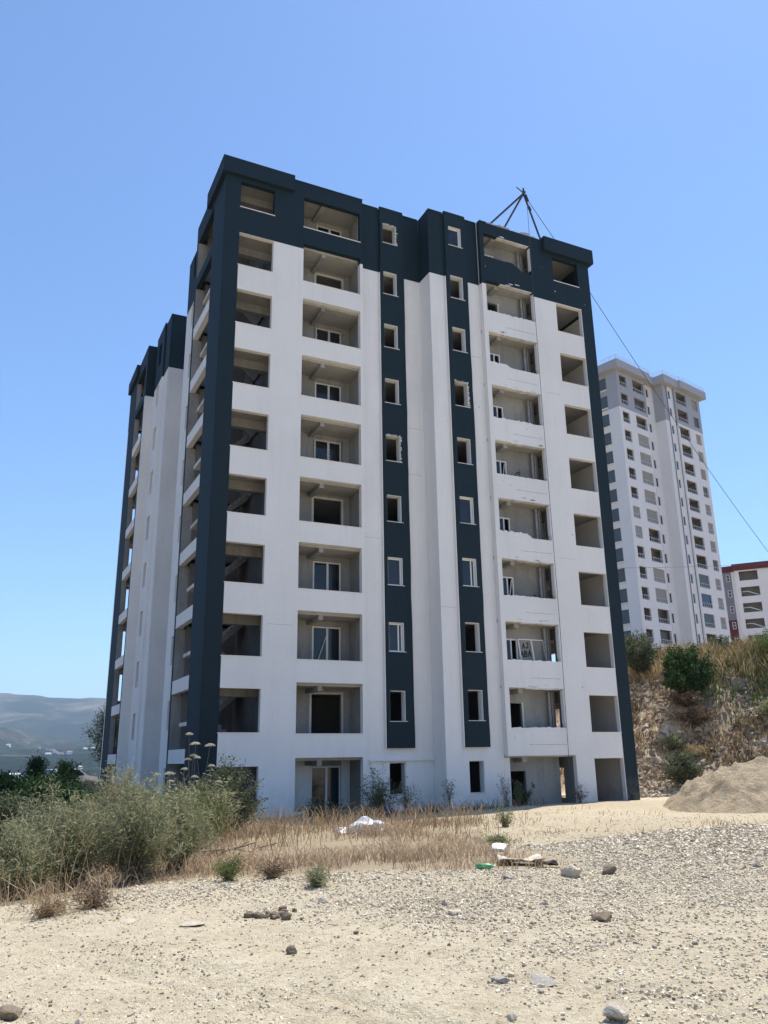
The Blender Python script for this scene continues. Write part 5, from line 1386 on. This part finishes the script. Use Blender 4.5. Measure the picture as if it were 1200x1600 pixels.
# white flower heads on tall stems
FW = [(-2.75, -10.9, 2.25), (-2.60, -10.8, 2.02), (-2.50, -10.9, 1.98), (-2.68, -10.6, 1.72), (-2.55, -10.5, 1.62), (-2.35, -10.8, 1.66), (-3.0, -11.0, 1.40), (-2.25, -10.9, 1.45), (-3.3, -11.3, 1.30), (-3.4, -11.5, 1.10), (-2.9, -11.6, 1.2), (-2.3, -11.4, 1.05), (-3.7, -11.4, 1.25)]
FL_LAB = ['tallest white flower head in the thicket', 'broad white flower head just below the tallest', 'white flower head touching the broad one on its right']
for i, (x, y, h) in enumerate(FW):
    h += 0.38
    g0 = float(ground_h(x, y)); e = empty('wild_flower', (x, y, g0))
    tag(e, FL_LAB[i] if i < 3 else 'white umbrella-shaped flower head on a thin stem in the thicket', 'flower', 'white flower heads in the thicket')
    lx, ly = random.gauss(0, .12), random.gauss(0, .12)
    MB().tube([(0, 0, 0), (lx * .3, ly * .3, h * .5), (lx, ly, h)], [0.008, 0.006, 0.004], 5).build('stem', M_DRYSTEM, e)
    n = 70; rr_ = 0.085 + 0.05 * (i in (1, 2, 8)); g = np.random.default_rng(i)
    a = g.random(n) * 6.28; q = np.sqrt(g.random(n)) * rr_
    c = np.stack([lx + np.cos(a) * q, ly + np.sin(a) * q, h + 0.035 - 1.8 * q * q / rr_ * 0.25 + g.normal(0, .004, n)], -1)
    s = 0.012 + 0.008 * g.random(n)
    V = np.stack([c + np.stack([-s, 0 * s, 0 * s], -1), c + np.stack([0 * s, -s, .3 * s], -1), c + np.stack([s, 0 * s, 0 * s], -1), c + np.stack([0 * s, s, -.3 * s], -1)], 1)
    V2 = V + np.array([0, 0, -0.012])
    Q = (np.arange(n) * 4)[:, None] + np.array([[0, 1, 2, 3]])
    link('flower_head', np_mesh('flower_head', np.concatenate([V.reshape(-1, 3), V2.reshape(-1, 3)]), np.concatenate([Q, Q[:, ::-1] + 4 * n]), None, F_FLOWER, False), e)

def tree(name, label, cat, base, h, r, nl, ll, lw, mat, seed, conical=False, trunk_r=0.09, z=None, bare=0.25, group=None):
    g = np.random.default_rng(3000 + seed); bz = float(ground_h(*base)) if z is None else z
    e = empty(name, (base[0], base[1], bz - 0.05)); tag(e, label, cat, group)
    tr_ = MB(); top = (g.normal(0, .05 * h), g.normal(0, .05 * h), h * 0.95)
    tr_.tube([(0, 0, 0), (top[0] * .3, top[1] * .3, h * .35), (top[0] * .7, top[1] * .7, h * .7), top], [trunk_r, trunk_r * .8, trunk_r * .45, trunk_r * .12], 7)
    cl = []
    nb = 34 if conical else 26
    for j in range(nb):
        t = bare + (1 - bare) * (j + 0.5) / nb; a = j * 2.4 + g.normal(0, .3)
        rad = r * ((1.05 - t) / (1.05 - bare) if conical else math.sin(math.pi * min(1, (t - bare) / (1.02 - bare)) ** 0.75) ** 0.6) * (0.6 + 0.5 * g.random())
        s0 = np.array([top[0] * t, top[1] * t, h * (t - 0.08)])
        e1 = s0 + np.array([math.cos(a) * rad, math.sin(a) * rad, (0.02 if conical else 0.16) * h])
        tr_.tube([tuple(s0), tuple((s0 + e1) / 2 + np.array([0, 0, 0.03 * h])), tuple(e1)], [trunk_r * .3, trunk_r * .2, trunk_r * .06], 4)
        for q in np.linspace(0.35, 1.05, 4): cl.append(s0 + (e1 - s0) * q)
    tr_.build('trunk', M_BARK, e)
    cl = np.array(cl); i = g.integers(0, len(cl), nl)
    c = cl[i] + g.normal(0, 0.11 * r + 0.05, (nl, 3)) * np.array([1, 1, .7])
    dr = g.normal(0, 1, (nl, 3)); dr[:, 2] += 0.2; dr /= np.linalg.norm(dr, axis=1)[:, None]
    sd_ = np.cross(dr, g.normal(0, 1, (nl, 3))); sd_ /= np.linalg.norm(sd_, axis=1)[:, None]
    L = ll * (.6 + .8 * g.random(nl))[:, None]; W = lw * (.6 + .8 * g.random(nl))[:, None]
    V = np.stack([c, c + dr * L * .5 + sd_ * W / 2, c + dr * L, c + dr * L * .5 - sd_ * W / 2], 1)
    link('crown', np_mesh('crown', V.reshape(-1, 3), (np.arange(nl) * 4)[:, None] + np.array([[0, 1, 2, 3]]), None, mat, False), e)
TRS = [
    ('dark pointed conifer rising behind the left shrubs', (-5.75, 0.0), 2.9, 0.7, 8000, .14, .03, F_PINE, True),
    ('dark green tree at the left edge of the photo', (-6.7, -2.5), 2.4, 1.6, 15000, .11, .06, F_DARK, False),
    ('bushy green tree in front of the pointed conifer', (-5.7, -4.5), 2.0, 1.3, 12000, .10, .055, F_DARK, False),
    ('second dark tree low at the left edge', (-6.7, -8.0), 2.0, 1.3, 10000, .09, .05, F_OLIVE, False),
    ('leafy young tree right of the dark conifer', (-5.0, -6.5), 1.45, 0.75, 6000, .10, .05, F_DARK, False),
    ('light green sapling on the ridge by the white car', (-3.6, 10.5), 2.0, 0.75, 3000, .12, .06, F_LIME, False),
    ('small conifer at the far left behind the dark tree', (-6.6, 3.5), 2.6, 0.8, 7000, .16, .03, F_PINE, True),
]
for i, (lab, b, h, r, nl, ll, lw, mt, con) in enumerate(TRS):
    tree('conifer' if con else 'tree', lab, 'tree', b, h, r, nl, ll, lw, mt, i, con)
tree('pine_tree', 'pine half hidden behind the far left corner of the building', 'tree', (1.7, 31.0), 5.6, 2.2, 12000, .22, .045, F_PINE, 20, False, 0.14, bare=0.35)
